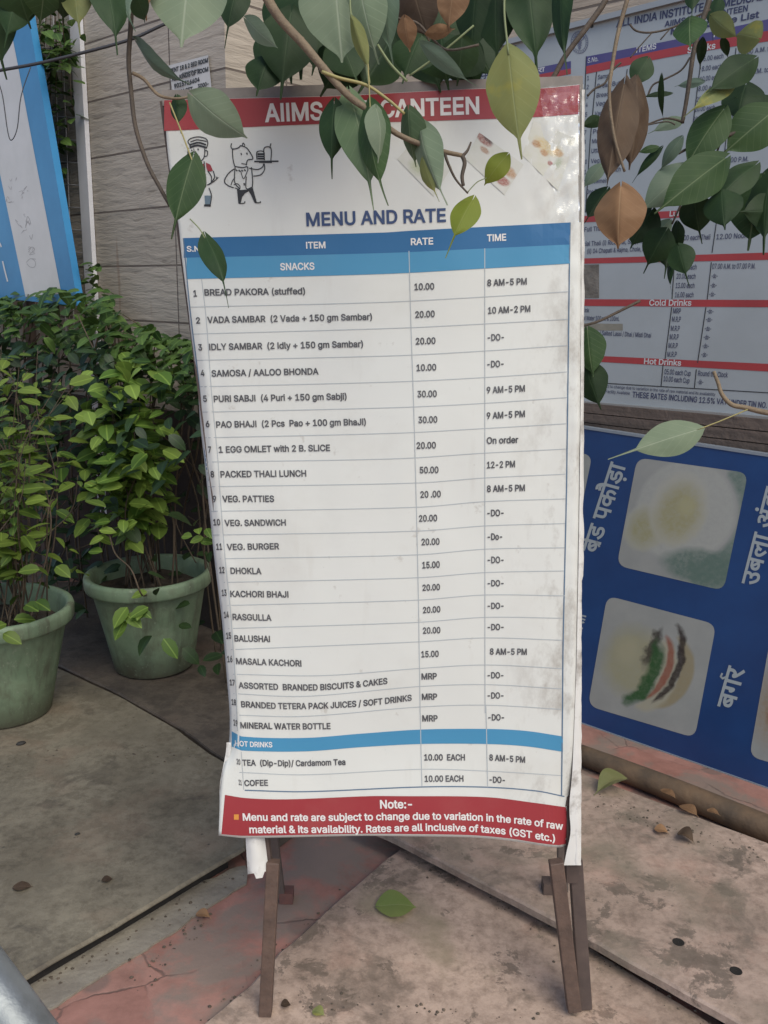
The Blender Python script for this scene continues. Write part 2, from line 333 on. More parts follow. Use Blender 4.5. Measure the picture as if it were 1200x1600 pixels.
M_WHITE = mat_vinyl('banner_vinyl', (0.645, 0.65, 0.62), amt=0.25, grime=True)
M_RED = mat_vinyl('red_ink', (0.30, 0.034, 0.042), (0.34, 0.085, 0.08), 0.6)
M_BLUE = mat_vinyl('dark_blue_ink', (0.018, 0.12, 0.285), (0.04, 0.145, 0.29), 0.3)
M_LBLUE = mat_vinyl('light_blue_ink', (0.06, 0.25, 0.43), (0.12, 0.29, 0.44), 0.35)
M_INK = mat('grey_black_ink', (0.062, 0.062, 0.07), 0.5, c2=(0.10, 0.10, 0.108), scale=25)
M_NAVY = mat('navy_ink', (0.03, 0.06, 0.155), 0.5)
M_LINE = mat('thin_line_ink', (0.40, 0.43, 0.45), 0.5)
M_DLINE = mat('border_line_ink', (0.10, 0.16, 0.24), 0.5)
M_WINK = mat('white_ink', (0.70, 0.68, 0.67), 0.45)
M_ORANGE = mat('orange_ink', (0.62, 0.26, 0.05), 0.5)
M_STEEL = mat('painted_steel', (0.125, 0.078, 0.06), 0.6, c2=(0.075, 0.048, 0.038), scale=26, bmp=0.2, bscale=90)
M_STEELD = mat('dark_steel', (0.06, 0.042, 0.038), 0.6, c2=(0.10, 0.07, 0.06), scale=14)
M_TORN = mat_vinyl('torn_vinyl', (0.66, 0.65, 0.63), (0.16, 0.13, 0.105), 0.95, 0.5, 24)

# ------------------------------------------------------------------ lettering (outlines -> real polygons laid on a surface)
FONTS = {}
def font(kind):
    if kind not in FONTS:
        fn = {'latin': 'Inter.woff2', 'hindi': 'NotoSansDevanagari-Regular.woff2'}[kind]
        try: FONTS[kind] = bpy.data.fonts.load(os.path.join(bpy.utils.system_resource('DATAFILES', path='fonts'), fn))
        except Exception: FONTS[kind] = None
    return FONTS[kind]
_tc = None
def outlines(s, kind='latin', weight=0.0):
    """list of (outer, [holes]) in em units, plus cap height 1-normalised later"""
    global _tc
    if _tc is None:
        c = bpy.data.curves.new('glyphs', 'FONT'); _tc = bpy.data.objects.new('glyphs', c); sc.collection.objects.link(_tc)
    c = _tc.data; c.body = s; c.size = 1.0; c.resolution_u = 3; _tc.hide_render = True
    if font(kind): c.font = font(kind)
    dg = bpy.context.evaluated_depsgraph_get(); dg.update()
    cu = _tc.evaluated_get(dg).to_curve(dg)
    polys = []
    for sp in cu.splines:
        pts = []
        if sp.type == 'BEZIER':
            bp = sp.bezier_points; n = len(bp)
            for i in range(n):
                a = bp[i]; d = bp[(i+1) % n]
                p0, p1, p2, p3 = a.co, a.handle_right, d.handle_left, d.co
                chord = (p3-p0).length
                straight = ((p1-p0).cross(p3-p0).length + (p2-p0).cross(p3-p0).length) < 1e-4*max(chord, 1e-6)
                k = 1 if straight else 4
                for j in range(k):
                    t = j/k; pts.append(((1-t)**3*p0+3*(1-t)**2*t*p1+3*(1-t)*t*t*p2+t**3*p3).to_2d())
        else: pts = [p.co.to_2d() for p in sp.points]
        q = []
        for p in pts:
            if not q or (p-q[-1]).length > 1e-4: q.append(p)
        if len(q) > 2 and (q[0]-q[-1]).length < 1e-4: q.pop()
        if len(q) > 2: polys.append(q)
    _tc.to_curve_clear()
    area = lambda p: 0.5*sum(p[i].x*p[(i+1) % len(p)].y-p[(i+1) % len(p)].x*p[i].y for i in range(len(p)))
    if not polys: return []
    big = max(polys, key=lambda p: abs(area(p))); sgn = 1 if area(big) > 0 else -1
    def fat(p):
        n = len(p); o = []
        for i in range(n):
            d0 = (p[i]-p[i-1]).normalized(); d1 = (p[(i+1) % n]-p[i]).normalized()
            n0 = Vector((d0.y, -d0.x))*sgn; n1 = Vector((d1.y, -d1.x))*sgn
            b = n0+n1; l = b.length
            if l < 0.3: o.append(p[i]+n0*weight); continue
            b /= l; o.append(p[i]+b*(weight/max(0.6, b.dot(n0))))
        return o
    polys = [fat(p) if weight else p for p in polys]
    # clusters of contours that overlap in x (one glyph each), solved once and cached
    items = sorted(((min(p.x for p in q), max(p.x for p in q), q) for q in polys), key=lambda t: t[0]); cl = []
    for x0, x1, q in items:
        if cl and x0 < cl[-1][1]-1e-4: cl[-1][1] = max(cl[-1][1], x1); cl[-1][2].append(q)
        else: cl.append([x0, x1, [q]])
    res = []
    for x0, x1, qs in cl:
        key = tuple(tuple((round((p.x-x0)*500), round(p.y*500)) for p in q) for q in qs)
        if key not in SOLVED: SOLVED[key] = solve(key)
        res += [[Vector((x/500+x0, y/500)) for x, y in z] for z in SOLVED[key]]
    return res
SOLVED = {}
def solve(loops):
    """union of closed loops by non-zero winding, cut into trapezoids"""
    E = []; ys = set()
    for l in loops:
        for i in range(len(l)):
            (ax, ay), (bx, by) = l[i], l[(i+1) % len(l)]
            ys.add(ay)
            if ay == by: continue
            E.append((ay, ax, by, bx, 1) if ay < by else (by, bx, ay, ax, -1))
    for i in range(len(E)):
        ay, ax, by, bx, _ = E[i]
        for j in range(i):
            cy, cx, dy, dx, _ = E[j]
            if cy >= by or dy <= ay or max(ax, bx) < min(cx, dx) or max(cx, dx) < min(ax, bx): continue
            r = (bx-ax)/(by-ay); q = (dx-cx)/(dy-cy)
            if abs(r-q) < 1e-9: continue
            y = (cx-q*cy-ax+r*ay)/(r-q)
            if max(ay, cy)+0.3 < y < min(by, dy)-0.3: ys.add(round(y, 1))
    ys = sorted(ys); out = []
    for y0, y1 in zip(ys, ys[1:]):
        if y1-y0 < 0.05: continue
        ym = (y0+y1)/2; hit = []
        for ay, ax, by, bx, w in E:
            if ay < ym < by:
                f = (bx-ax)/(by-ay); hit.append((ax+f*(ym-ay), ax+f*(y0-ay), ax+f*(y1-ay), w))
        hit.sort(); w = 0
        for k, h in enumerate(hit):
            if w == 0: st_ = h
            w += h[3]
            if w == 0: out.append(((st_[1], y0), (h[1], y0), (h[2], y1), (st_[2], y1)))
    return out
CAP = {}
def caph(kind):
    if kind not in CAP:
        o = outlines('H', 'latin') if kind == 'latin' else outlines('न', 'hindi')
        ys = [p.y for a in o for p in a]; CAP[kind] = max(ys)
    return CAP[kind]
def text(mb, s, base, h, surf, vv=None, kind='latin', weight=0.022, off=0.0012, up=None, extra=None):
    """lay string s along the baseline (photo pixels, list of points) at cap height h (number or (left,right)) on surf(px,py,off)"""
    if kind == 'latin': s = s.replace('I', '\u0399')
    gl = outlines(s, kind, weight)
    if extra: gl = gl + extra
    if not gl: return
    xs = [p.x for a in gl for p in a]; x0, x1 = min(xs), max(xs); cp = caph(kind)
    h0, h1 = h if isinstance(h, tuple) else (h, h)
    horiz = abs(base[-1][0]-base[0][0]) >= abs(base[-1][1]-base[0][1])
    def P(x, y, o):
        t = (x-x0)/(x1-x0)
        if horiz:
            bx = base[0][0]+(base[-1][0]-base[0][0])*t; by = spl(base, bx)
        else:
            bx = base[0][0]+(base[-1][0]-base[0][0])*t; by = base[0][1]+(base[-1][1]-base[0][1])*t
        hh = (h0+(h1-h0)*t)*y/cp
        if up: ux, uy = up
        elif vv:
            ux, uy = (bx-vv[0])/(vv[1]-by), -1.0
        else: ux, uy = 0, -1
        return surf(bx+ux*hh, by+uy*hh, o)
    for q in gl: mb.add([P(p.x, p.y, off) for p in q], [(0, 1, 2, 3)])
def stroke(mb, pts, w, surf, off=0.0011, closed=False):
    """polyline of width w pixels on surf"""
    pts = [Vector(p) for p in pts]; n = len(pts)
    if closed: pts = pts+[pts[0], pts[1]]; n = len(pts)
    L_ = []; R_ = []
    for i in range(n):
        d = (pts[min(i+1, n-1)]-pts[max(i-1, 0)]); d = d.normalized() if d.length > 0 else Vector((1, 0)); q = Vector((-d.y, d.x))*w/2
        L_.append(surf(pts[i].x+q.x, pts[i].y+q.y, off)); R_.append(surf(pts[i].x-q.x, pts[i].y-q.y, off))
    mb.add(L_+R_, [(i, i+1, n+i+1, n+i) for i in range(n-1)])
def curve(pts, k=6):
    """Catmull-Rom through pixel points"""
    pts = [Vector(p) for p in pts]; o = []
    for i in range(len(pts)-1):
        p0, p1, p2, p3 = pts[max(i-1, 0)], pts[i], pts[i+1], pts[min(i+2, len(pts)-1)]
        for j in range(k):
            t = j/k; o.append(0.5*((2*p1)+(p2-p0)*t+(2*p0-5*p1+4*p2-p3)*t*t+(3*p1-p0-3*p2+p3)*t**3))
    o.append(pts[-1]); return o
def fill(mb, pts, surf, off=0.0009, n=3):
    """filled polygon on surf"""
    loop = [Vector((p[0], p[1], 0)) for p in pts]; tri = tessellate_polygon([loop])
    mb.add([surf(p[0], p[1], off) for p in pts], tri)
def blob(cx, cy, rx, ry, rot=0, n=18, jit=0.12, seed=0):
    o = []
    for i in range(n):
        a = 2*math.pi*i/n; r = 1+jit*noise.noise(Vector((math.cos(a)*1.7+seed*3.1, math.sin(a)*1.7, seed)))*2
        x, y = rx*r*math.cos(a), ry*r*math.sin(a)
        o.append((cx+x*math.cos(rot)-y*math.sin(rot), cy+x*math.sin(rot)+y*math.cos(rot)))
    return o
def strip(mb, top, bot, x0, x1, surf, off=0.0007, n=70, m=3):
    """printed bar between two pixel curves"""
    def fn(u, v):
        x = x0+(x1-x0)*u; a = spl(top, x); b = spl(bot, x); return surf(x, a+(b-a)*v, off)
    mb.grid(fn, n, m)

# ================================================================== THE SETTING
def surf_of(pl): return lambda x, y, o=0.0: onpl(x, y, pl, o)
def plane_off(pl, d): return (pl[0]+pl[1]*d, pl[1])
def rag(pts, step=0.03, amp=0.004, z=None):
    """polygon edges subdivided and chipped"""
    o = []
    for i in range(len(pts)):
        a = Vector(pts[i]); b = Vector(pts[(i+1) % len(pts)]); n = max(1, int((b-a).length/step)); d = (b-a).normalized(); q = Vector((-d.y, d.x, 0))
        for k in range(n):
            p = a+(b-a)*k/n
            if k: p = p+q*amp*noise.noise(p*14)*2
            o.append(p)
    return o
mb = MB(); mb.grid(lambda u, v: Vector((-60+120*u, -60+120*v, 0)), 2, 2, False)
mb.build('ground', mat_paving(), kind='structure')
# walls: rotated frame, x along the wall, y into it
WROT = math.atan2(WD.y, WD.x)
def wall(name, x0, x1, y0, y1, z1, pl, m, label, cat='wall'):
    mb = MB(); mb.box(Vector(((x0+x1)/2, (y0+y1)/2, z1/2-0.05)), Vector(((x1-x0)/2, 0, 0)), Vector((0, (y1-y0)/2, 0)), Vector((0, 0, z1/2+0.05)))
    o = mb.build(name, m, label=label, cat=cat); o.location = pl[0]; o.rotation_euler = (0, 0, WROT); return o
def wx(px, py, pl): return (onpl(px, py, pl)-pl[0]).dot(WD)
zs = [onpl(*p, WALL_A).z for p in ((272, 226), (272, 312), (272, 410), (285, 505))]
ROW = (zs[0]-zs[3])/3; XC = wx(352, 100, WALL_A)
stA = mat_stone('riven_stone_cladding', (0.405, 0.355, 0.30), (0.34, 0.295, 0.248), (0.13, 0.105, 0.09), ROW, 0.62, -zs[3], -wx(272, 300, WALL_A))
stC = mat_stone('tan_stone_cladding', (0.40, 0.33, 0.265), (0.32, 0.265, 0.215), (0.13, 0.105, 0.09), 0.3, 0.62, 0.12, 0.0)
wall('stone_wall', -7.0, XC, 0.0, 0.75, 3.6, WALL_A, stA, 'grey-brown riven stone clad wall behind the potted plants, corner above the menu stand')
wall('stone_wall', XC-0.2, 5.0, 0.0, 0.3, 3.6, WALL_C, stC, 'tan stone wall carrying the white rate board on the right')

mb = MB(); mb.box(Vector(((-7.0+XC)/2, -.012, 0.46)), Vector(((7.0+XC)/2+.01, 0, 0)), Vector((0, .011, 0)), Vector((0, 0, .47)))  # added near-black block: paints the deep shade at the wall foot under the plants
pl_ = mb.build('wall_shade_block', mat('wall_foot_shade', (0.030, 0.021, 0.018), .85, c2=(0.05, 0.036, 0.03), scale=5, bmp=.3), label='added dark brown block along the foot of the stone wall behind the pots, standing in for shade', cat='shade block'); pl_.location = WALL_A[0]; pl_.rotation_euler = (0, 0, WROT)
# loose slabs
def slab(label, px, top, thick, m, jit=0.004, tilt=None):
    pts = [gp(x, y, top) for x, y in px]
    if tilt: pts = [p+Vector((0, 0, t)) for p, t in zip(pts, tilt)]
    c = sum(pts, Vector())/len(pts)
    a = sum((pts[i].x*pts[(i+1) % len(pts)].y-pts[(i+1) % len(pts)].x*pts[i].y) for i in range(len(pts)))
    if a < 0: pts.reverse()
    r = rag(pts, 0.03, jit)
    mb = MB(); inner = []
    n = len(r); e = 0.006
    cc = sum(r, Vector())/n
    for p in r:
        d = (cc-p); d.z = 0; inner.append(p+d.normalized()*e)
    low = [p-Vector((0, 0, 0.005)) for p in r]
    mb.add(inner+low+[p-Vector((0, 0, thick)) for p in r], [tuple(range(n))]+[(i, n+i, n+(i+1) % n, (i+1) % n) for i in range(n)]+[(n+i, 2*n+i, 2*n+(i+1) % n, n+(i+1) % n) for i in range(n)]+[tuple(range(3*n-1, 2*n-1, -1))])
    return mb.build('stone_slab', m, label=label, cat='slab', org=(c.x, c.y, 0))
M_SL_L = mat_slab('grey_brown_concrete', (0.225, 0.195, 0.145), (0.132, 0.111, 0.08), (0.06, 0.048, 0.038), (0.145, 0.125, 0.092), seed=1.3)
M_SL_B = mat_slab('dark_concrete', (0.12, 0.096, 0.076), (0.075, 0.06, 0.049), (0.045, 0.036, 0.03), seed=5.1)
M_SL_F = mat_slab('pinkish_stone', (0.47, 0.345, 0.275), (0.29, 0.21, 0.165), (0.115, 0.088, 0.066), (0.26, 0.21, 0.14), seed=2.2)
M_SL_R = mat_slab('pinkish_grey_stone', (0.43, 0.318, 0.262), (0.27, 0.203, 0.165), (0.105, 0.086, 0.068), (0.19, 0.16, 0.12), seed=7.7)
LZ = 0.050
slab('large grey-brown concrete slab under the left green flowerpot', [(-420, 1790), (36, 1530), (200, 1434), (362, 1338), (384, 1325), (377, 1206), (330, 1178), (281, 1141), (185, 1086), (20, 1010), (-420, 1010)], LZ, 0.008, M_SL_L, .0015)
mb = MB(); mb.prism([gp(x, y, LZ-.0085) for x, y in ((-420, 1770), (36, 1521), (200, 1426), (356, 1333), (340, 1240), (185, 1110), (-420, 1040))], Vector((0, 0, -.041))); mb.build('gap_shade_base', mat('gap_shade', (0.022, 0.018, 0.016), .95, c2=(.012, .010, .009), scale=20), kind='structure')  # base coloured near-black so the gap under the slab edge looks shaded
# grey cement fillet along the slab's front
mb = MB(); fp = rag([gp(x, y, .006) for x, y in ((20, 1600), (90, 1570), (150, 1530), (230, 1482), (300, 1432), (385, 1380), (384, 1352), (250, 1400), (36, 1528))], .02, .006); mb.prism(fp if sum((fp[i].x*fp[(i+1) % len(fp)].y-fp[(i+1) % len(fp)].x*fp[i].y) for i in range(len(fp))) > 0 else fp[::-1], Vector((0, 0, -.0055))); mb.build('cement_strip', mat('grey_cement', (0.27, 0.24, 0.195), .8, c2=(.19, .165, .135), scale=12, bmp=.4), kind='structure')
slab('dark concrete slab behind, under the right flowerpot and running behind the menu stand', [(396, 1332), (470, 1276), (640, 1150), (520, 960), (330, 900), (-60, 915), (-60, 980), (20, 1005), (185, 1083), (283, 1138), (333, 1175), (382, 1204)], 0.044, 0.042, M_SL_B, .0015)
slab('pinkish stone slab in front, under the menu stand, with a fresh green leaf on it', [(300, 1612), (392, 1536), (436, 1486), (600, 1343), (634, 1318), (760, 1376), (910, 1470), (1180, 1640), (1300, 1900), (200, 1900)], 0.02, 0.018, M_SL_F, .002)
holes = [(1060, 1472), (1150, 1517)]
RZ = 0.07
slab('large pinkish grey stone slab on the right with two drilled holes', [(560, 1282), (622, 1310), (880, 1443), (1160, 1600), (1330, 1700), (1500, 1480), (1200, 1316), (906, 1206), (720, 1190)], RZ, 0.021, M_SL_R, .0012)
mb = MB(); mb.prism([gp(x, y, RZ-.0215) for x, y in ((1180, 1600), (1330, 1640), (1480, 1480), (1200, 1330), (906, 1226), (730, 1215), (680, 1290), (900, 1420))][::1], Vector((0, 0, -.0465))); mb.build('gap_shade_base', MATS['gap_shade'], kind='structure')  # same near-black base, painting the shade below the right slab's edge
# kerb stone, dark soil line and cracked paving by the wall come from the ground sheet; the two bolt holes are flat dark discs on the slab, the shade inside them painted
RS = [o for o in sc.objects if o.get('label', '').startswith('large pinkish grey')][0]
for hx, hy in holes:
    mb = MB(); c = gp(hx, hy, RZ+.0002); ring = []
    mb.lathe(c, [(0.0125, 0.0003), (0.0108, 0.001), (0.0098, 0.0003), (0.0005, 0.0003)], 20)
    mb.build('drill_hole', mat('hole_dark', (0.012, 0.010, 0.009), 0.95), RS, smooth_=True)
# a round wooden pole lying behind the right slab
mb = MB(); pa, pb = gp(905, 1178, 0.034), gp(1330, 1347, 0.036)
mb.tube([pa, pa.lerp(pb, .35)+Vector((0, 0, .004)), pa.lerp(pb, .7), pb], [0.030, 0.034, 0.037, 0.040], 16)
mb.build('wooden_pole', mat('bark_brown', (0.17, 0.105, 0.06), 0.8, c2=(0.08, 0.056, 0.038), scale=7, bmp=0.5, bscale=25, stretch=(1, 1, 1)), smooth_=True, label='brown wooden pole lying on the ground below the blue food board', cat='pole', org=pa)

# ------------------------------------------------------------------ weathered plank and white rate board on the right wall
PLK = plane_off(WALL_C, 0.055); sp_ = surf_of(PLK)
rt = thing('wooden_plank', 'weathered grey-brown grooved plank on the wall between the white rate board and the blue board', 'plank', onpl(950, 660, PLK))
mb = MB()
for a, b in ((0.0, 0.31), (0.34, 0.64), (0.67, 1.25)):
    q = []
    for x in (690, 1330):
        y0 = 610+(x-690)*0.0895; y1 = 646+(x-690)*0.135
        q.append((x, y0+(y1-y0)*a, y0+(y1-y0)*b))
    mb.prism([sp_(q[0][0], q[0][2]), sp_(q[1][0], q[1][2]), sp_(q[1][0], q[1][1]), sp_(q[0][0], q[0][1])], -WN*0.05)
mb.build('board', mat('weathered_wood', (0.155, 0.115, 0.095), 0.8, c2=(0.085, 0.065, 0.055), scale=1, stretch=(3, 3, 60), bmp=0.5, bscale=40), rt)
RB = plane_off(WALL_C, 0.03); sr = surf_of(RB)
rt = thing('rate_board', 'white rate list board with purple and red bands on the right wall behind leaves', 'notice board', onpl(950, 630, RB))
tl, tr, br_, bl = (688, 94), (1330, -68), (1330, 666), (688, 611)
mb = MB(); mb.prism([sr(*bl), sr(*br_), sr(*tr), sr(*tl)], -WN*0.02)
panel = mb.build('panel', mat('board_enamel', (0.37, 0.40, 0.425), 0.35, c2=(0.31, 0.335, 0.35), scale=3, lo=0.4, hi=0.75), rt)
mb = MB()
for a, b in ((bl, br_), (br_, tr), (tr, tl), (tl, bl)):
    mb.bar(sr(*a), sr(*b), 0.016, 0.03, WN.cross((sr(*b)-sr(*a)).normalized()))
mb.build('frame', mat('dull_aluminium', (0.38, 0.37, 0.36), 0.4, metal=0.6), rt)
RED2 = mat('board_red', (0.40, 0.045, 0.05), 0.4, c2=(0.32, 0.04, 0.045), scale=6); PUR = mat('board_purple', (0.065, 0.055, 0.19), 0.4, c2=(0.09, 0.075, 0.2), scale=6)
BK = mat('board_black', (0.03, 0.03, 0.035), 0.5); PT = mat('printed_dark_blue', (0.045, 0.05, 0.11), 0.5)
def A(t, b, x0, x1, nm='red_band', m=RED2):
    m_ = MB(); strip(m_, t, b, x0, x1, sr, 0.0008, 10, 1); m_.build(nm, m, rt)
A([(916, 103.5), (1056, 73.5), (1200, 48)], [(916, 115.5), (1056, 87), (1200, 64.5)], 916, 1325)
A([(700, 146.5), (839, 117), (892, 107)], [(700, 155), (839, 126), (892, 115.5)], 700, 892)
A([(912, 337.5), (1058, 329), (1200, 321)], [(912, 347.5), (1058, 340), (1200, 333)], 905, 1325)
A([(915, 403.7), (1200, 394.5)], [(915, 412), (1200, 406)], 905, 1325)
A([(912, 467.5), (1200, 468.7)], [(912, 478), (1200, 480)], 905, 1325)
A([(912, 555), (1200, 568.5)], [(912, 564), (1200, 580.5)], 905, 1325)
A([(916, 88.5), (1056, 61.5), (1200, 30)], [(916, 103.5), (1056, 73.5), (1200, 48)], 916, 1325, 'purple_band', PUR)
A([(700, 136), (839, 106), (892, 95.3)], [(700, 146.5), (839, 117), (892, 107)], 700, 892, 'purple_band', PUR)
mb = MB(); S = lambda p, w=1.4: stroke(mb, p, w, sr)
S([(916, 88), (908, 300), (905, 597)]); S([(932, 112), (922, 220), (915, 332)]); S([(980, 108), (978, 126)])
S([(1097, 80), (1082, 200), (1062, 330)]); S([(1150, 75), (1130, 257), (1119, 350), (1112.5, 395)]); S([(1053.6, 414), (1050, 467)]); S([(1049.5, 480), (1039, 562)]); S([(1036, 570), (1033, 603)])
S([(1111.5, 409.5), (1105, 468)]); S([(1103, 480), (1090, 567)]); S([(1088, 577), (1085, 606)]); S([(905, 596.5), (1325, 621)])
mb.build('table_line', BK, rt)
mb = MB(); T = lambda s, b, h, w=0.008, up=None: text(mb, s, b, h, sr, VV['wall'], 'latin', w, 0.0012, up)
T('ALL INDIA INSTITUTE', [(962.5, 42.5), (1098.7, 17)], (11, 12.5), 0.022); T('OF MEDICAL SCIENCES', [(1105, 15.8), (1268, -15)], (12.5, 14), 0.022)
T('AIIMS O.P.D. CANTEEN', [(1038, 42), (1168, 17)], (8.5, 9.5), 0.022); T('Menu & Rate List', [(1047.5, 54), (1186, 27)], (9, 10), 0.022)
mb2 = mb; mb = MB()
rows = [(934, 124, 'Samosa', '1', '5.00 each', '05.00 A.M. to'), (933, 138, 'Bread Butter / Jam', '2', '8.00 each', '-do-'), (932, 152.5, 'Bread Pakora', '3', '10.00 each', '12.00 P.M. to'), (930.5, 166, 'Veg. Patties', '4', '8.00 each', '-do-'), (929, 181, 'Vada Sambar', '5', '20.00 each', '-do-'), (928, 195, 'Idly Sambar', '6', '20.00 each', '-do-'), (926.5, 209, 'Puri Sabji', '7', '20.00 each', '-do-'), (925, 224, 'Masala Dosa', '8', '25.00 each', '03.00 P.M.'), (924, 239, 'Uttapam', '9', '25.00 each', '-do-'), (923, 255, 'Veg. Burger', '10', '18.00 each', '-do-'), (921, 271, 'Veg. Sandwich', '11', '15.00 each', '02.00 P.M.'), (919.5, 287, 'Chowmein', '12', '20.00 each', '-do-')]
for x, y, a, n, r, t in rows:
    sl = -0.16+(y-124)/163*0.1
    T(a, [(x, y), (x+5.2*len(a)*0.72, y+sl*5.2*len(a)*0.72)], 6.8)
    T(n, [(917+(934-x)*-0.6, y+1.5), (917+(934-x)*-0.6+3.2*len(n), y+1.5+sl*3*len(n))], 6.8)
    bx = 1099-(y-124)*0.19; by = y+sl*(bx-x)-2; T(r, [(bx, by), (bx+31, by+sl*31)], 7.4)
    bx = 1154-(y-124)*0.17; by = y+sl*(bx-x)-2; T(t, [(bx, by), (bx+4.0*len(t), by+sl*4*len(t))], 7.6)
T('One Egg Omlet', [(916, 303), (957, 300.5)], 6.8); T('Two Egg Omlet', [(914.5, 320), (956, 317.5)], 6.8); T('20.00 each', [(1066, 306), (1098, 303.5)], 7.4)
T('Special Thali (i) Rice, Dal, Sabji, Roti, Raita', [(899, 385), (1030, 378.5)], 7); T('(ii) 04 Chapati & Rajma, Chole, Dal, Achar', [(917.5, 396), (1032, 391)], 7)
T('25.00 each Thali', [(1058, 376), (1109.5, 374)], 8); T('12.00 Noon to', [(1119, 374), (1178, 371)], 8); T('Full Thali (Rice)', [(913, 362), (964, 358.5)], 7)
T('07.00 A.M. to 07.00 P.M.', [(1112.5, 420), (1180, 419.5)], 8)
for i, (y, s) in enumerate(((421, '10.00 each'), (435.5, '20.00 each'), (450, '13.00 each'), (464.5, '16.00 each'))): T(s, [(1058-i*1.2, y), (1088-i*1.6, y)], 8)
for i, y in enumerate((434.5, 449, 463)): T('-do-', [(1111.5-i*1.8, y), (1121-i*1.8, y+.2)], 7.5)
for i, y in enumerate((489.6, 502.5, 516.8, 530, 543.7, 557.3)):
    T('MRP' if i == 0 else 'M.R.P', [(1051.5-i*1.8, y), (1063.5-i*1.6+(0 if i == 0 else 1.5), y+.4)], 8); T('-do-', [(1104.5-i*1.8, y), (1114.5-i*1.8, y+.5)], 7.5)
T('Cold Drink', [(893, 487.5), (920.5, 488)], 6.5); T('Mineral Water 500 ml. & 100ml.', [(899, 500), (967.5, 501.5)], 7); T('Butter Milk / Salted Lassi / Dhai / Misti Dhai', [(908, 522), (1017, 527.5)], 7); T('Juice', [(910, 540), (926, 541)], 6.5)
T('Tea', [(912, 579), (923, 579.6)], 7); T('Coffee', [(911, 590), (932, 591)], 7)
T('05.00 each Cup', [(1038, 584.5), (1079, 587.5)], 8); T('10.00 each Cup', [(1036.5, 595.5), (1077, 598.8)], 8); T('Round the Clock', [(1090.5, 587), (1137, 589.8)], 8); T('-do-', [(1089.6, 600), (1098.6, 600.6)], 7.5)
T('Rates are subject to change due to variation in the rate of raw material and its availability', [(912, 603), (1117.5, 618.6)], 4.6, 0.004); T('Home Delivery Facility Available', [(912, 611.5), (984, 616.8)], 5, 0.004)
T('THESE RATES INCLUDING 12.5% VAT UNDER TIN NO. 07970236', [(988, 620.5), (1242, 641)], 8.6, 0.016)
mb.build('small_print', PT, rt)
mb2.build('heading', PT, rt)
mb = MB(); T('S.No.', [(918, 98.5), (934.5, 95)], 7.5); T('ITEMS', [(994, 82.5), (1025, 76)], 8.5, 0.018); T('Rate', [(1115, 58), (1142, 52.5)], 9, 0.018); T('Snacks', [(1073.7, 83.5), (1117.5, 75.5)], 9.5, 0.018); T('Timing', [(1210, 40), (1250, 31)], 9, 0.018)
T('Lunch', [(1046, 338), (1076, 336.3)], 8.5, 0.018); T('Cold Drinks', [(1014, 477.3), (1080, 477.6)], 9, 0.018); T('Hot Drinks', [(1006, 568.5), (1064, 571.3)], 8.5, 0.018)
text(mb, 'मात्रा', [(820, 118), (851, 111.5)], 7, sr, VV['wall'], 'hindi', 0.01)
mb.build('white_lettering', mat('board_white_ink', (0.55, 0.56, 0.57), 0.5), rt)
mb = MB(); H_ = lambda s, b, h: text(mb, s, b, h, sr, VV['wall'], 'hindi', 0.008)
H_('भारतीय आयुर्विज्ञान', [(672, 117), (806, 86)], (14, 15)); H_('आहार सूची व दरें', [(742, 117), (800, 105)], 8); H_('आयुष कैंटीन', [(716, 138), (770, 127)], 12)
mb.build('hindi_heading', PT, rt)
# round emblem: ring, staff, two snakes and wings
mb = MB(); cx, cy = 905.5, 66
for r, w in ((16.5, 0.9), (12.6, 0.6)): stroke(mb, [(cx+0.80*r*math.cos(a*math.pi/20), cy+1.05*r*math.sin(a*math.pi/20)) for a in range(40)], w, sr, 0.001, True)
for a in range(26):
    t = a*2*math.pi/26; stroke(mb, [(cx+0.8*13.6*math.cos(t), cy+1.05*13.6*math.sin(t)), (cx+0.8*15.6*math.cos(t+.06), cy+1.05*15.6*math.sin(t+.06))], 1.0, sr)
stroke(mb, [(cx, cy-10), (cx, cy+12)], 1.3, sr)
for sg in (-1, 1): stroke(mb, curve([(cx+sg*4.5, cy-5), (cx+sg*2, cy-2), (cx-sg*3, cy+1), (cx+sg*2.6, cy+4.5), (cx-sg*1.6, cy+8), (cx, cy+11)]), 1.3, sr, 0.0013+sg*0.0001); stroke(mb, curve([(cx, cy-6), (cx+sg*4, cy-9.5), (cx+sg*7, cy-8), (cx+sg*5.5, cy-5)]), 1.6, sr, 0.0014+sg*0.0001)
fill(mb, blob(cx, cy-11, 1.6, 1.6), sr, 0.0016)
mb.build('emblem', mat('emblem_ink', (0.13, 0.14, 0.21), 0.5), rt)
mb = MB(); strip(mb, [(912, 413.5), (937, 413)], [(912, 466), (933, 466)], 905, 936, sr, 0.0006, 6, 4)
mb.build('torn_patch', mat('bare_backing', (0.22, 0.20, 0.175), 0.8, c2=(0.13, 0.115, 0.10), scale=16, bmp=0.4), rt)
mb = MB(); strip(mb, [(905, 505), (973, 506)], [(905, 516), (973, 516.5)], 905, 973, sr, 0.0006, 6, 2)
mb.build('tape_patch', mat('brown_tape', (0.29, 0.27, 0.22), 0.5, var=0.3, scale=12), rt)
mb = MB(); mb.lathe(onpl(925, 41, RB, 0), [(0.005, -0.001), (0.005, 0.003), (0.0005, 0.004)], 10, WN.to_track_quat('Z', 'Y').to_matrix()); mb.build('nail', mat('nail_dark', (0.03, 0.03, 0.03), 0.5), rt)

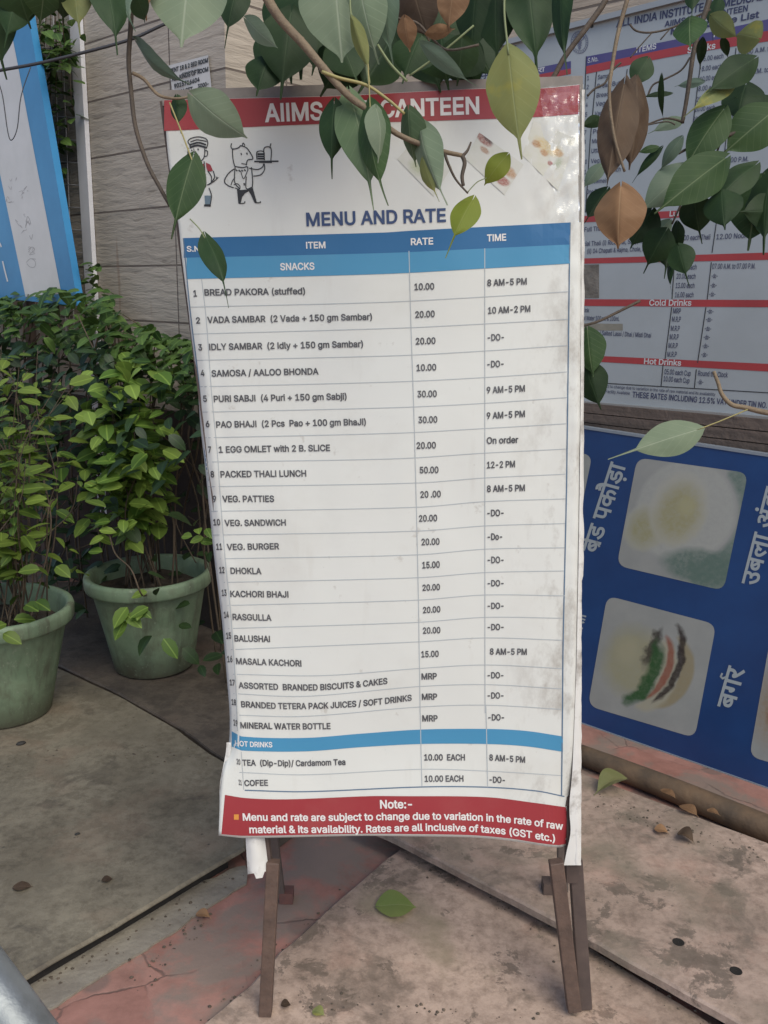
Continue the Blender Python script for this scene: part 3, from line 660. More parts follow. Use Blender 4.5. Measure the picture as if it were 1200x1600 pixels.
# ------------------------------------------------------------------ blue food board standing on its side
ba, bb = gp(911, 1131), gp(1200, 1232); bc = onpl(912, 668, plane_off(WALL_C, 0.115))
bn = (bb-ba).cross(bc-ba).normalized()
if bn.dot(EYE-ba) < 0: bn = -bn
BB = (ba, bn); sb = surf_of(BB)
rt = thing('food_board', 'royal blue food picture board standing on its side against the right wall', 'signboard', ba)
cs = [(770, 1082), (1330, 1277.5), (1330, 731), (770, 646.5)]
mb = MB(); mb.prism([sb(*c) for c in cs], -bn*0.018)
mb.build('panel', mat('royal_blue_print', (0.012, 0.055, 0.18), 0.4, c2=(0.009, 0.04, 0.14), scale=4), rt)
mb = MB()
for a, b in zip(cs, cs[1:]+cs[:1]): mb.bar(sb(*a)-bn*.009, sb(*b)-bn*.009, 0.008, 0.024, bn.cross((sb(*b)-sb(*a)).normalized()))
mb.build('frame', mat('thin_grey_edging', (0.22, 0.25, 0.29), 0.45), rt)
def rquad(c, r, n=6):
    o = []
    for i in range(4):
        p = Vector(c[i]); a = (Vector(c[i-1])-p).normalized(); b = (Vector(c[(i+1) % 4])-p).normalized()
        for k in range(n+1):
            t = k/n; o.append(p+a*r*(1-t)**2+b*r*t**2)
    return o

def mat_picture(name, base, base2, blobs, grain=0.5):
    """a small printed photograph: soft overlapping colour patches in the card's own UV space"""
    m = bpy.data.materials.new(name); m.use_nodes = True; N, L = nodes(m); b = N['Principled BSDF']
    tc = N.new('ShaderNodeTexCoord'); uv = tc.outputs['UV']
    f = noise_node(N, L, uv, 3, 4); r = ramp(N, [(0.35, base), (0.65, base2)]); L.new(f, r.inputs[0]); col = r.outputs[0]
    wn = N.new('ShaderNodeTexNoise'); wn.inputs['Scale'].default_value = 9; wn.inputs['Detail'].default_value = 5; L.new(uv, wn.inputs['Vector'])
    wo = N.new('ShaderNodeVectorMath'); wo.operation = 'SUBTRACT'; wo.inputs[1].default_value = (.5, .5, .5); L.new(wn.outputs['Color'], wo.inputs[0])
    def mask(cu, cv, ru, rv, rot, soft, rag_):
        ws = N.new('ShaderNodeVectorMath'); ws.operation = 'MULTIPLY_ADD'; ws.inputs[1].default_value = (rag_, rag_, 0); L.new(wo.outputs[0], ws.inputs[0]); L.new(uv, ws.inputs[2])
        sb_ = N.new('ShaderNodeVectorMath'); sb_.operation = 'SUBTRACT'; sb_.inputs[1].default_value = (cu, cv, 0); L.new(ws.outputs[0], sb_.inputs[0])
        ro = N.new('ShaderNodeVectorRotate'); ro.rotation_type = 'Z_AXIS'; ro.inputs['Angle'].default_value = -rot; L.new(sb_.outputs[0], ro.inputs[0])
        dv = N.new('ShaderNodeVectorMath'); dv.operation = 'DIVIDE'; dv.inputs[1].default_value = (ru, rv, 1e6); L.new(ro.outputs[0], dv.inputs[0])
        ln = N.new('ShaderNodeVectorMath'); ln.operation = 'LENGTH'; L.new(dv.outputs[0], ln.inputs[0])
        mr = N.new('ShaderNodeMapRange'); mr.inputs['From Min'].default_value = 1+soft; mr.inputs['From Max'].default_value = max(0, 1-soft); L.new(ln.outputs['Value'], mr.inputs[0]); return mr.outputs[0]
    for bl in blobs:
        col_, amt, on = bl[0], bl[1], bl[2]; k = mask(*on)
        for off in bl[3:]:
            sb2 = N.new('ShaderNodeMath'); sb2.operation = 'SUBTRACT'; sb2.use_clamp = True; L.new(k, sb2.inputs[0]); L.new(mask(*off), sb2.inputs[1]); k = sb2.outputs[0]
        g = noise_node(N, L, uv, 22, 4, .7); gr_ = N.new('ShaderNodeMapRange'); gr_.inputs['From Min'].default_value = .35; gr_.inputs['From Max'].default_value = .6; gr_.inputs['To Min'].default_value = amt*(1-grain); gr_.inputs['To Max'].default_value = amt; L.new(g, gr_.inputs[0])
        k2 = N.new('ShaderNodeMath'); k2.operation = 'MULTIPLY'; L.new(k, k2.inputs[0]); L.new(gr_.outputs[0], k2.inputs[1]); col = mixc(N, L, k2.outputs[0], col, col_)
    L.new(col, b.inputs['Base Color']); b.inputs['Roughness'].default_value = 0.5
    return m
def quad_uv(c, p):
    o = Vector(c[0]); a = Vector(c[1])-o; d = Vector(c[3])-o; q = Vector(p)-o; det = a.x*d.y-a.y*d.x
    return ((q.x*d.y-q.y*d.x)/det, (a.x*q.y-a.y*q.x)/det)
def card(corners, r, m, surf=None, par=None, off=0.0008, nm='picture_card'):
    pts = rquad(corners, r) if r else corners; mb = MB(); mb.add([(surf or sb)(p[0], p[1], off) for p in pts], tessellate_polygon([[Vector((p[0], p[1], 0)) for p in pts]]), [quad_uv(corners, p) for p in pts]); return mb.build(nm, m, par or rt)
P1, P2 = (0.31, 0.315, 0.30), (0.265, 0.275, 0.265)
EGG = mat_picture('faded_egg_photo', P1, P2, [((0.36, 0.365, 0.34), .9, (.52, .42, .44, .46, 0, .05, .01)), ((0.12, 0.175, 0.15), .95, (.90, .55, .26, .62, .15, .08, .03), (.53, .42, .47, .48, 0, .05, .01)), ((0.10, 0.155, 0.13), .95, (.76, .90, .34, .16, .05, .2, .05)), ((0.37, 0.37, 0.33), .9, (.20, .60, .20, .22, .3, .1, .04)), ((0.29, 0.275, 0.15), .9, (.20, .62, .15, .16, .3, .4, .08)), ((0.38, 0.375, 0.33), .9, (.47, .40, .26, .33, .1, .08, .03)), ((0.295, 0.275, 0.145), .9, (.48, .43, .19, .24, .1, .35, .07)), ((0.36, 0.34, 0.2), .8, (.54, .36, .07, .08, .1, .4, .05))], .35)
BUR = mat_picture('faded_burger_photo', P1, P2, [((0.30, 0.285, 0.175), .85, (.34, .50, .25, .29, .2, .28, .09)), ((0.35, 0.325, 0.22), .7, (.28, .42, .10, .12, .2, .4, .06)), ((0.27, 0.225, 0.13), .9, (.64, .52, .24, .34, .25, .05, .02), (.54, .52, .225, .37, .25, .05, .02)), ((0.34, 0.32, 0.24), .95, (.54, .58, .21, .34, .25, .08, .04), (.40, .56, .19, .37, .25, .08, .04)), ((0.24, 0.085, 0.055), .95, (.535, .50, .16, .30, .25, .06, .04), (.47, .51, .16, .33, .25, .06, .04)), ((0.03, 0.022, 0.02), .98, (.58, .46, .20, .38, .25, .05, .07), (.515, .48, .195, .42, .25, .05, .07)), ((0.025, 0.02, 0.016), .9, (.50, .34, .05, .17, .25, .3, .16)), ((0.018, 0.075, 0.02), .98, (.43, .58, .16, .32, .34, .12, .11), (.325, .55, .15, .34, .34, .12, .10))], .15)
FRI = mat_picture('faded_fritter_photo', P1, P2, [((0.28, 0.25, 0.14), .8, (.5, .5, .25, .3, .2, .4, .1))]); SNK = mat_picture('faded_snack_photo', P1, P2, [((0.25, 0.16, 0.08), .8, (.25, .5, .25, .33, .2, .4, .1)), ((0.18, 0.05, 0.03), .8, (.2, .55, .08, .12, .2, .5, .05))])
card([(995.6, 715), (1169, 739), (1130.6, 923), (963.7, 883.7)], 17, EGG); card([(948.7, 930.6), (1119, 975.6), (1085.6, 1153), (918.7, 1103)], 17, BUR)
card([(800, 690), (925.5, 711), (893, 868), (775, 842)], 15, FRI); card([(1203, 1000), (1380, 1047), (1345, 1232), (1171, 1182)], 17, SNK); card([(785, 898), (893, 925), (862, 1085), (757, 1057)], 15, FRI)
mb = MB()
def st(a, b, w=0.075):
    a = Vector(a); b = Vector(b); d = (b-a).normalized(); q = Vector((-d.y, d.x))*w/2; return [a+q, b+q, b-q, a-q]
# conjunct strokes (the two r-marks) are drawn as extra outlines in em units
hd = 'hindi'
text(mb, 'बेड पकौड़ा', [(933, 866), (978, 727)], 23, sb, None, hd, 0.012, up=(-0.985, -0.27), extra=[st((0.285, 0.11), (0.17, 0.0), .045)])
text(mb, 'उबला अंडा', [(1183, 917), (1222, 765)], 24, sb, None, hd, 0.012, up=(-0.985, -0.25))
text(mb, 'बगर', [(1146, 1110), (1164, 1046)], 25, sb, None, hd, 0.012, up=(-0.985, -0.27), extra=[st((.645, .35), (.585, .425), .042), st((.585, .41), (.63, .48), .042), st((.615, .47), (.70, .455), .042)])
text(mb, 'समोसा', [(902, 1010), (916, 960)], 23, sb, None, hd, 0.012, up=(-0.985, -0.27))
mb.build('hindi_lettering', mat('faded_white_letter', (0.33, 0.37, 0.39), 0.5), rt)

# ================================================================== THE MENU STAND
XL = [(140, 255), (153, 256), (247, 263), (352, 279), (398, 283.5), (480, 294), (516, 297.7), (595, 308), (671, 313.7), (726, 320), (770, 324.5), (874, 335), (973, 347), (1066, 355), (1122, 359), (1168, 357), (1203, 349), (1240, 344.5), (1303, 341.5)]
XR = [(120, 911.5), (600, 910), (1000, 904), (1200, 897), (1262, 892), (1300, 894), (1330, 888)]
YT = [(250, 157), (372.5, 153.5), (536, 149.5), (590, 146.5), (747.5, 138.5), (843.7, 137.8), (912, 131.5)]
YB = [(340, 1305), (360, 1307.5), (382.5, 1309.5), (563, 1306), (620, 1306.5), (736.7, 1308.5), (795, 1313.5), (871, 1324), (895, 1318)]
def bdisp(x, y):
    d = 0.004*noise.noise(Vector((x/230, y/260, 0.3)))+0.0022*noise.noise(Vector((x/75, y/150, 2.1)))
    e = x-spl(XL, y); w = smooth(420, 700, y)*(1-smooth(1150, 1215, y))
    d += 0.0042*noise.noise(Vector((x/26, y/42, 5.0)))*w*(1-smooth(10, 75, e))
    d -= 0.016*w*(1-smooth(0, 20, e))**2
    k = smooth(1140, 1320, y); d += 0.022*k*(1-0.6*smooth(380, 620, x))+0.006*k*math.sin(x/85.0)
    d -= 0.03*k*smooth(835, 900, x)**2
    r = spl(XR, y)-x; d -= 0.012*(1-smooth(0, 9, r))**2
    d += 0.0028*noise.noise(Vector((x/22+y/60, y/30, 9.0)))*smooth(800, 850, x)*(1-smooth(300, 420, y))
    d += 0.0016*noise.noise(Vector((x/14, y/24, 7.0)))*smooth(868, 892, x)
    return d
def ss(x, y, o=0.0): return onpl(x, y, SIGN, bdisp(x, y)+o)
SO = onpl(600, 1500, SIGN)
ms = thing('menu_stand', 'tall metal menu stand with white printed canteen menu, red title band and brown legs', 'menu stand', (SO.x, SO.y, 0))
mb = MB()
def bf(u, v):
    # rows follow the top and bottom edges, columns the side edges
    y = 145+v*(1308-145)
    for _ in range(3):
        xl, xr = spl(XL, max(140, min(1303, y))), spl(XR, max(120, min(1330, y))); x = xl+(xr-xl)*u
        yt, yb = spl(YT, x), spl(YB, x); y = yt+(yb-yt)*v
    return ss(x, y)
mb.grid(bf, 120, 170)
ban = mb.build('banner', M_WHITE, ms, True)
sol = ban.modifiers.new('thick', 'SOLIDIFY'); sol.thickness = 0.0008; sol.offset = 1
pr = lambda nm, m: mb.build(nm, m, ban)
# printed bands
mb = MB(); strip(mb, [(257, 156.8), (372.5, 153.8), (536, 149.8), (590, 146.8), (747.5, 138.8), (843.7, 138.1), (912, 131.9)], [(260, 204.4), (495, 194), (671.7, 189), (841, 182.7), (912, 177.8)], 256.5, 906.5, ss, 0.0007, 90, 5); pr('title_band', M_RED)
TB0 = [(285.6, 372), (600, 363.3), (639.6, 360.6), (891, 347.5)]; TB1 = [(291, 402.7), (600, 395.4), (757.7, 388.3), (891, 382)]; TB2 = [(293.7, 436), (600, 428), (757.7, 419.5), (891, 411.7)]
mb = MB(); strip(mb, TB0, TB1, 287, 891, ss); pr('header_band', M_BLUE)
mb = MB(); strip(mb, TB1, TB2, 291.5, 890.5, ss); pr('snacks_band', M_LBLUE)
HB0 = [(364, 1143.5), (378, 1150.8), (476, 1153), (563, 1146.5), (657, 1140), (760, 1139), (821, 1142), (880, 1150.8)]
HB1 = [(366, 1168), (378, 1172.7), (476, 1174), (563, 1167.5), (657, 1162.5), (760, 1162.5), (821, 1166), (880, 1174.7)]
mb = MB(); strip(mb, HB0, HB1, 362, 879.6, ss); pr('hot_drinks_band', M_LBLUE)
RB0 = [(346, 1241), (384, 1247), (446.7, 1249), (578, 1244), (620, 1244), (760, 1245.6), (839, 1255), (892, 1262.5)]
RB1 = [(346, 1303.5), (382.5, 1306), (563, 1302.8), (620, 1303), (736.7, 1305), (795, 1310), (871, 1320.5), (893, 1316)]
mb = MB()
def rbf(u, v):
    xl = 351.5-5.5*v; xr = 890+3*math.sin(v*2)-16*max(0, v-.55)**1.2; x = xl+(xr-xl)*u
    a = spl(RB0, x); b = spl(RB1, x); return ss(x, a+(b-a)*v, 0.0007)
mb.grid(rbf, 80, 8); pr('note_band', M_RED)
# table lines
mb = MB()
RL = [[(296.3, 479.8), (590, 472.5), (757.7, 463.8), (887.5, 455.6)], [(300.6, 522), (620, 512.7), (757.7, 506), (887.5, 498.7)], [(306.5, 563), (620, 555.6), (757.7, 548.3), (887.5, 539.6)],
      [(312, 604.3), (620, 596.5), (757.7, 589.7), (886, 581)], [(313.7, 644), (620, 636.7), (757.7, 630), (886, 621)], [(318, 684), (620, 676.7), (757.7, 669.4), (884.6, 662)], [(324, 721.9), (620, 716.6), (757.7, 707.9), (884.6, 701.5)],
      [(324.8, 760.4), (650, 754.6), (757.7, 746.7), (884, 740.8)], [(329, 799), (650, 792.5), (757.7, 783.7), (884, 779.4)], [(332, 836), (650, 829.8), (757.7, 821.7), (884, 817.9)], [(343.8, 873), (650, 866.9), (757.7, 858), (884, 855.8)],
      [(349.6, 910), (650, 902.7), (757.7, 894.6), (883, 892)], [(355.4, 946), (650, 937.7), (757.7, 929.6), (882.5, 931)], [(356.9, 982), (650, 972.5), (757.7, 964.6), (882, 966)], [(361, 1015), (650, 1003), (757.7, 996.7), (881.6, 1000.5)],
      [(364, 1053.5), (504, 1055.6), (650, 1044.8), (757.7, 1039), (881, 1044.8)], [(365, 1083.8), (476, 1088), (655, 1072.7), (760, 1069.7), (879.6, 1076.5)], [(366.5, 1117.3), (476, 1119.3), (655, 1104.7), (760, 1101.8), (879.6, 1108.5)],
      [(374, 1206.8), (476, 1210.6), (657, 1202), (760, 1204.8), (879.6, 1212)]]
def hline(l, w): strip(mb, [(x, y-w/2) for x, y in l], [(x, y+w/2) for x, y in l], l[0][0], l[-1][0], ss, 0.0006, 60, 1)
for l in RL: hline(l, 1.1)
C1 = [(315, 436), (320, 478), (324, 520.6), (331, 618), (340, 712), (343.7, 769), (352.5, 880), (359.8, 950), (365.6, 1031), (369, 1084), (371, 1142)]
C2 = [(639, 392), (642.5, 516), (647, 653), (651, 807), (654, 944), (656.5, 1107), (659.4, 1229)]; C3 = [(757.5, 388), (757.7, 770), (758, 1090), (759.4, 1107), (762, 1230)]
vline = lambda p, w: stroke(mb, curve([q for q in p], 10), w, ss, 0.00075)
vline(C1, 1.2); vline([(377, 1175), (381, 1234)], 1.0); vline(C2, 1.3); vline(C3, 1.3)
pr('table_lines', M_LINE)
mb = MB(); vline([(286.5, 372), (296.5, 480), (311, 601), (318, 690), (325.5, 752)], 1.8); pr('table_border', M_DLINE); mb = MB(); vline([(891, 347.5), (889.8, 420), (886, 711.7), (884.6, 798), (880, 1002.5), (879, 1107), (877.5, 1244)], 1.9); pr('table_border', M_DLINE); mb = MB()
hline([(382.5, 1234.8), (476, 1237), (660, 1229.6), (760, 1230), (839, 1236), (882, 1244.6)], 1.8)
pr('table_border', M_DLINE)
# words
def W(s, a, b, c, w=0.023): text(mb, s, a if isinstance(a, list) else [a, b], c, ss, VV['sign'], 'latin', w, 0.0013)
mb = MB()
items = [('1', 302.4, 308, 463.2, 'BREAD PAKORA (stuffed)', 319.6, 461.7, 477, 459.4), ('2', 306.5, 313, 505.5, 'VADA SAMBAR  (2 Vada + 150 gm Sambar)', 324, 504.6, 581.5, 499.6), ('3', 310, 316, 547.5, 'IDLY SAMBAR  (2 Idly + 150 gm Sambar)', 327, 546.9, 567.5, 542),
 ('4', 313.7, 319.6, 587.7, 'SAMOSA / AALOO BHONDA', 330.7, 588.3, 498, 584.8), ('5', 317.5, 323.4, 627.7, 'PURI SABJI  (4 Puri + 150 gm Sabji)', 334.2, 628, 541.8, 624), ('6', 321.6, 327.5, 667.3, 'PAO BHAJI  (2 Pcs  Pao + 100 gm BhaJi)', 338, 668.2, 572, 663.8),
 ('7', 325.4, 330, 707.3, '1 EGG OMLET with 2 B. SLICE', 342, 707.3, 515.9, 704.4), ('8', 329.2, 334.8, 745.8, 'PACKED THALI LUNCH', 344.7, 745.8, 478.8, 744.3), ('9', 332.7, 338, 784.3, 'VEG. PATTIES', 347.5, 784.3, 428.6, 784), ('10', 333.5, 344.3, 820.8, 'VEG. SANDWICH', 351, 821.7, 447, 821),
 ('11', 338, 347.3, 859, 'VEG. BURGER', 354.5, 859.3, 436.5, 858), ('12', 342.9, 351, 895.5, 'DHOKLA', 360.4, 896.3, 408.8, 897), ('13', 346.7, 354.2, 931, 'KACHORI BHAJI', 360, 932.5, 451, 933.4), ('14', 350.2, 357.7, 965.5, 'RASGULLA', 363.6, 968.4, 424.5, 969.8), ('15', 353.7, 361.2, 998, 'BALUSHAI', 366.5, 1002, 422.2, 1003), ('16', 355.4, 363.3, 1034.6, 'MASALA KACHORI', 369, 1037.5, 471.2, 1041.3)]
for n, a, b, y, s_, x0, y0, x1, y1 in items:
    W(n, (a, y), (b, y-.3), 9.3); W(s_, (x0, y0), (x1, y1), 9.2 if y > 800 else 9.5)
W('17', (359.2, 1070.6), (367, 1071), 8.6); W('ASSORTED  BRANDED BISCUITS & CAKES', [(372.9, 1075), (430, 1077.6), (493, 1078.5), (550, 1074.6), (605.6, 1068.3)], 0, 9)
W('18', (362, 1101), (369, 1102), 8.6); W('BRANDED TETERA PACK JUICES / SOFT DRINKS', [(377, 1104.7), (440, 1107.6), (505, 1107), (575, 1102.5), (643.5, 1094.5)], 0, 9)
W('19', (365, 1133), (371.4, 1135), 9); W('MINERAL WATER BOTTLE', [(375.8, 1137.7), (450, 1139.5), (516.7, 1139)], 0, 9)
W('20', (370, 1193.5), (375.8, 1195), 8); W('TEA  (Dip-Dip)/ Cardamom Tea', [(379, 1196), (460, 1197), (540, 1195)], 0, 8.8)
W('21', (373.2, 1226), (378, 1227), 7.8); W('COFEE', [(382, 1228), (419, 1227.5)], 0, 8.8)
rates = [('10.00', 647.7, 453, 678.7, 452), ('20.00', 649, 496.4, 679.5, 495), ('20.00', 649.8, 538, 680.7, 537), ('10.00', 651, 579.5, 681.9, 578.4), ('30.00', 652.4, 620.7, 682.7, 619.8), ('30.00', 653.9, 661, 683.6, 660), ('20.00', 651, 701, 681.3, 700.3), ('50.00', 656, 739.4, 685.4, 738.8), ('20 .00', 657, 777.6, 689, 776.5), ('20.00', 654.8, 815, 683.3, 814), ('20.00', 658.8, 851.7, 687, 850.8), ('15.00', 660, 888, 687.4, 886.7), ('20.00', 660.3, 923, 687.7, 921.7), ('20.00', 661, 958, 688.3, 956.4), ('20.00', 661, 990, 688.3, 989), ('15.00', 658.5, 1027, 685.7, 1026), ('MRP', 658.8, 1061.7, 682.7, 1061), ('MRP', 659.4, 1093.4, 683.3, 1093), ('MRP', 660, 1127, 684, 1127), ('10.00  EACH', 663, 1188, 726.7, 1188), ('10.00 EACH', 663.7, 1221.4, 724.4, 1221)]
times = [('8 AM-5 PM', 761.5, 446.8, 823.3, 444.2), ('10 AM-2 PM', 762.7, 490, 828.9, 487), ('-DO-', 762, 532.3, 787.5, 531.4), ('-DO-', 761.5, 574, 787, 573), ('9 AM-5 PM', 760.6, 614.5, 820.4, 611.6), ('9 AM-5 PM', 760.6, 654.5, 820.4, 651.3), ('On order', 760.6, 693.3, 810, 691.8), ('12-2 PM', 760.9, 731.5, 805, 729.7), ('8 AM-5 PM', 761, 768.6, 820.4, 767), ('-DO-', 761.5, 806.5, 787, 806), ('-Do-', 762, 843.5, 784.8, 843.2), ('-DO-', 762, 879.7, 787, 879.5), ('-DO-', 762, 915.9, 787, 915.7), ('-DO-', 762, 951.2, 787, 951), ('-DO-', 762, 984.4, 787, 984.2), ('8 AM-5 PM', 765.6, 1022.6, 823.3, 1023), ('-DO-', 762, 1059.7, 786.8, 1059.7), ('-DO-', 762, 1091.3, 786.8, 1091.3), ('-DO-', 763, 1125.5, 787.7, 1125.5), ('8 AM-5 PM', 764.7, 1188, 820.7, 1191.7), ('-DO-', 765, 1222.6, 789, 1223.5)]
for t_, x0, y0, x1, y1 in rates+times: W(t_, (x0, y0), (x1, y1), 9.7 if y0 < 900 else 9.2)
pr('menu_lettering', M_INK)
mb = MB(); W('MENU AND RATE', (479, 353), (697, 346), (20, 20), 0.022); pr('heading_lettering', M_NAVY)
mb = MB(); W('AIIMS OPD CANTEEN', (414, 190), (749, 177.2), (27, 25.5), 0.022); pr('title_lettering', M_WINK)
mb = MB(); W('S.N', (292, 393), (312, 393), 8.3, .022); W('ITEM', (478.4, 388.2), (508.7, 387.5), 9.8, .022); W('RATE', (642, 382.8), (677, 381.6), 10.2, .022); W('TIME', (761, 377), (791, 375.6), 10.2, .022); W('SNACKS', (438, 422), (491.5, 421), 10.5, .022); W('HOT DRINKS', [(367.5, 1165), (395, 1167), (425.7, 1167.5)], 0, 7.8, .022)
W('Note:-', (594, 1263), (644, 1262.6), 12.5, .022)
N1 = [(379.6, 1282), (500, 1282.5), (650, 1280.6), (720, 1281), (800.8, 1286), (880, 1296.6)]
W('Menu and rate are subject to change due to variation in the rate of raw', N1, 0, 10.8, .022)
W('material & its availability. Rates are all inclusive of taxes (GST etc.)', [(389.8, 1301.6), (573.5, 1300.5), (666.7, 1298), (736, 1299.5), (795, 1304.5), (867.3, 1315.6)], 0, 10.8, .022)
pr('white_lettering', M_WINK)
mb = MB(); fill(mb, [(365.5, 1272.5), (373, 1272.5), (373, 1280.8), (365.5, 1280.8)], ss, 0.0013); pr('bullet_mark', M_ORANGE)
# line drawings of two cooks: pixel-traced pen strokes
Q = lambda *p: [(250+x/3.4286, 130+y/3.4286) for x, y in p]
CK = mat('drawing_black', (0.02, 0.02, 0.024), 0.5)
def pen(p, w=1.6, closed=False): stroke(mb, curve(Q(*p)), w, ss, 0.0010, closed)
mb = MB()
pen([(160, 330), (150, 312), (165, 296), (205, 287), (245, 297), (256, 320), (248, 350)]); pen([(163, 314), (200, 303), (250, 312)]); pen([(160, 330), (205, 318), (247, 330)], 2.6); pen([(160, 330), (162, 348)]); pen([(160, 345), (200, 333), (246, 345)], 3)
pen([(152, 345), (150, 385), (165, 412), (195, 425), (225, 412), (238, 388), (240, 350)]); pen([(240, 360), (254, 364), (252, 388), (238, 392)], 1.5); pen([(180, 350), (186, 378), (176, 380)], 1.2); pen([(183, 395), (198, 402), (212, 390)], 1.4); pen([(168, 356), (172, 362)], 2); pen([(202, 350), (207, 358)], 2)
pen([(206, 425), (208, 470)]); pen([(236, 418), (240, 470), (246, 540), (240, 560)]); pen([(256, 470), (275, 500), (272, 535), (252, 545)]); pen([(285, 470), (292, 505), (268, 540)]); pen([(262, 540), (290, 525), (312, 503)], 1.5); pen([(290, 525), (302, 512), (300, 500)], 1.2); pen([(262, 560), (275, 600), (270, 650)]); pen([(236, 655), (272, 656)], 3)
for k, (a, b) in enumerate((((160, 470), (150, 520)), ((148, 520), (160, 600)))): pen([a, b], 1.4)
# second cook, bowing with a tray
pen([(384, 322), (380, 340), (390, 352), (420, 346), (432, 332)]); pen([(440, 335), (446, 320), (455, 334)], 1.3); pen([(388, 350), (390, 400), (400, 445)]); pen([(432, 334), (462, 345), (485, 375), (497, 405), (470, 412), (462, 440)]); pen([(434, 374), (437, 384)], 2); pen([(464, 372), (468, 382)], 2); pen([(436, 430), (460, 434)], 1.3)
pen([(400, 445), (440, 452), (468, 448), (470, 470)]); pen([(402, 450), (400, 530), (428, 566)]); pen([(468, 470), (448, 512), (432, 470)], 1.2); pen([(490, 450), (496, 520), (494, 560)]); pen([(462, 500), (462, 564), (494, 556)], 1.5)
pen([(398, 458), (365, 485), (345, 525), (365, 548), (395, 560)]); pen([(380, 545), (390, 520), (402, 505)], 1.3); pen([(395, 545), (412, 538), (428, 552), (424, 568), (400, 560)], 1.3)
pen([(478, 455), (520, 462), (548, 450), (556, 430)]); pen([(500, 498), (540, 490), (560, 462), (558, 430)]); pen([(505, 419), (635, 418)], 2.4); pen([(530, 424), (600, 425)], 1.6)
pen([(520, 410), (520, 368), (556, 368), (556, 410)]); pen([(560, 412), (558, 348), (594, 348), (594, 414)]); pen([(588, 348), (594, 322)], 1.5); pen([(522, 380), (556, 380)], 3); pen([(522, 392), (556, 392)], 2.2); pen([(524, 404), (554, 404)], 2.6); pen([(450, 535), (452, 548)], 2)
for a in ((410, 466), (425, 468), (440, 468), (455, 466)): pen([(a[0]-4, a[1]-4), (a[0]+4, a[1]+4)], 2)
pen([(425, 645), (452, 642), (454, 632)], 1.6); pen([(508, 640), (536, 640), (536, 632)], 1.6)
pr('cook_drawing', CK)
mb = MB(); fill(mb, Q((412, 568), (430, 572), (465, 570), (497, 560), (508, 600), (520, 642), (506, 640), (488, 600), (475, 578), (455, 590), (440, 610), (432, 645), (420, 645)), ss, 0.0010); pr('drawn_trousers', CK); mb = MB(); fill(mb, Q((240, 648), (270, 648), (270, 656), (236, 656)), ss, 0.0012); pr('drawn_shoes', CK)
mb = MB(); fill(mb, Q((246, 425), (270, 436), (284, 470), (256, 474), (248, 450)), ss, 0.0009); fill(mb, Q((205, 440), (236, 430), (238, 462), (210, 466)), ss, 0.0009); pr('drawn_red_shirt', M_RED)
mb = MB(); fill(mb, Q((238, 602), (272, 602), (268, 650), (242, 648)), ss, 0.0009); pr('drawn_apron', mat('slate_ink', (0.13, 0.19, 0.24), 0.5))
# faded little food pictures at the top right of the banner
Q2 = lambda *p: [(590+x/3.4286, 120+y/3.4286) for x, y in p]
PA, PB = (0.60, 0.595, 0.555), (0.56, 0.565, 0.50)
RDF = (0.30, 0.075, 0.05); ORF = (0.40, 0.20, 0.07)
F1 = mat_picture('print_food_left', PA, PB, [(RDF, .95, (.20, .28, .20, .17, .5, .2, .05)), ((.50, .40, .17), .7, (.75, .55, .2, .22, .3, .5, .08)), ((.30, .36, .14), .6, (.45, .75, .18, .2, .3, .5, .08))])
F2 = mat_picture('print_food_middle', PA, PB, [((.26, .08, .06), .95, (.14, .10, .17, .14, .3, .2, .04)), ((.04, .03, .03), .8, (.20, .03, .12, .06, .3, .3, .04)), ((.32, .15, .07), .85, (.24, .38, .09, .09, 0, .3, .04)), ((.07, .08, .02), .9, (.66, .36, .09, .16, .6, .3, .08)), (ORF, .9, (.82, .48, .17, .15, .3, .25, .06)), ((.60, .50, .3), .8, (.78, .42, .05, .05, 0, .4, .04)), (RDF, .95, (.80, .86, .12, .16, .5, .2, .05))])
F3 = mat_picture('print_food_right', PA, (0.56, 0.555, 0.47), [((.55, .42, .19), .85, (.46, .52, .30, .17, .25, .3, .06)), ((.36, .17, .06), .9, (.22, .56, .10, .09, .2, .3, .04)), ((.40, .20, .08), .9, (.44, .70, .09, .08, .2, .3, .04)), ((.44, .25, .09), .9, (.74, .55, .11, .10, .2, .25, .04)), ((.30, .06, .05), .9, (.64, .90, .06, .06, 0, .3, .03)), ((.18, .25, .09), .6, (.80, .82, .07, .16, .2, .5, .06))])
for c_, m_ in ((Q2((215, 320), (400, 480), (300, 640), (105, 440)), F1), (Q2((545, 298), (782, 470), (680, 632), (470, 440)), F2), (Q2((835, 235), (1060, 330), (965, 610), (775, 420)), F3)): card(c_, 0, m_, ss, ban, 0.0008, 'food_picture')
# clear plastic laminate, wrinkled, over the top right corner
pm = bpy.data.materials.new('clear_film'); pm.use_nodes = True; N_, L_ = nodes(pm); b_ = N_['Principled BSDF']
b_.inputs['Base Color'].default_value = (0.9, 0.9, 0.9, 1); b_.inputs['Roughness'].default_value = 0.16
tr_ = N_.new('ShaderNodeBsdfTransparent'); gl_ = N_.new('ShaderNodeBsdfGlossy'); gl_.inputs['Roughness'].default_value = 0.18; mx_ = N_.new('ShaderNodeMixShader'); fz = N_.new('ShaderNodeFresnel'); fz.inputs[0].default_value = 1.75
co_ = N_.new('ShaderNodeTexCoord').outputs['Object']; L_.new(bump(N_, L_, noise_node(N_, L_, co_, 22, 3, 0.5, (1, 1, 0.6)), 0.6, 0.02), gl_.inputs['Normal'])
ms_ = N_.new('ShaderNodeMath'); ms_.operation = 'MULTIPLY'; ms_.inputs[1].default_value = 0.75; L_.new(fz.outputs[0], ms_.inputs[0])
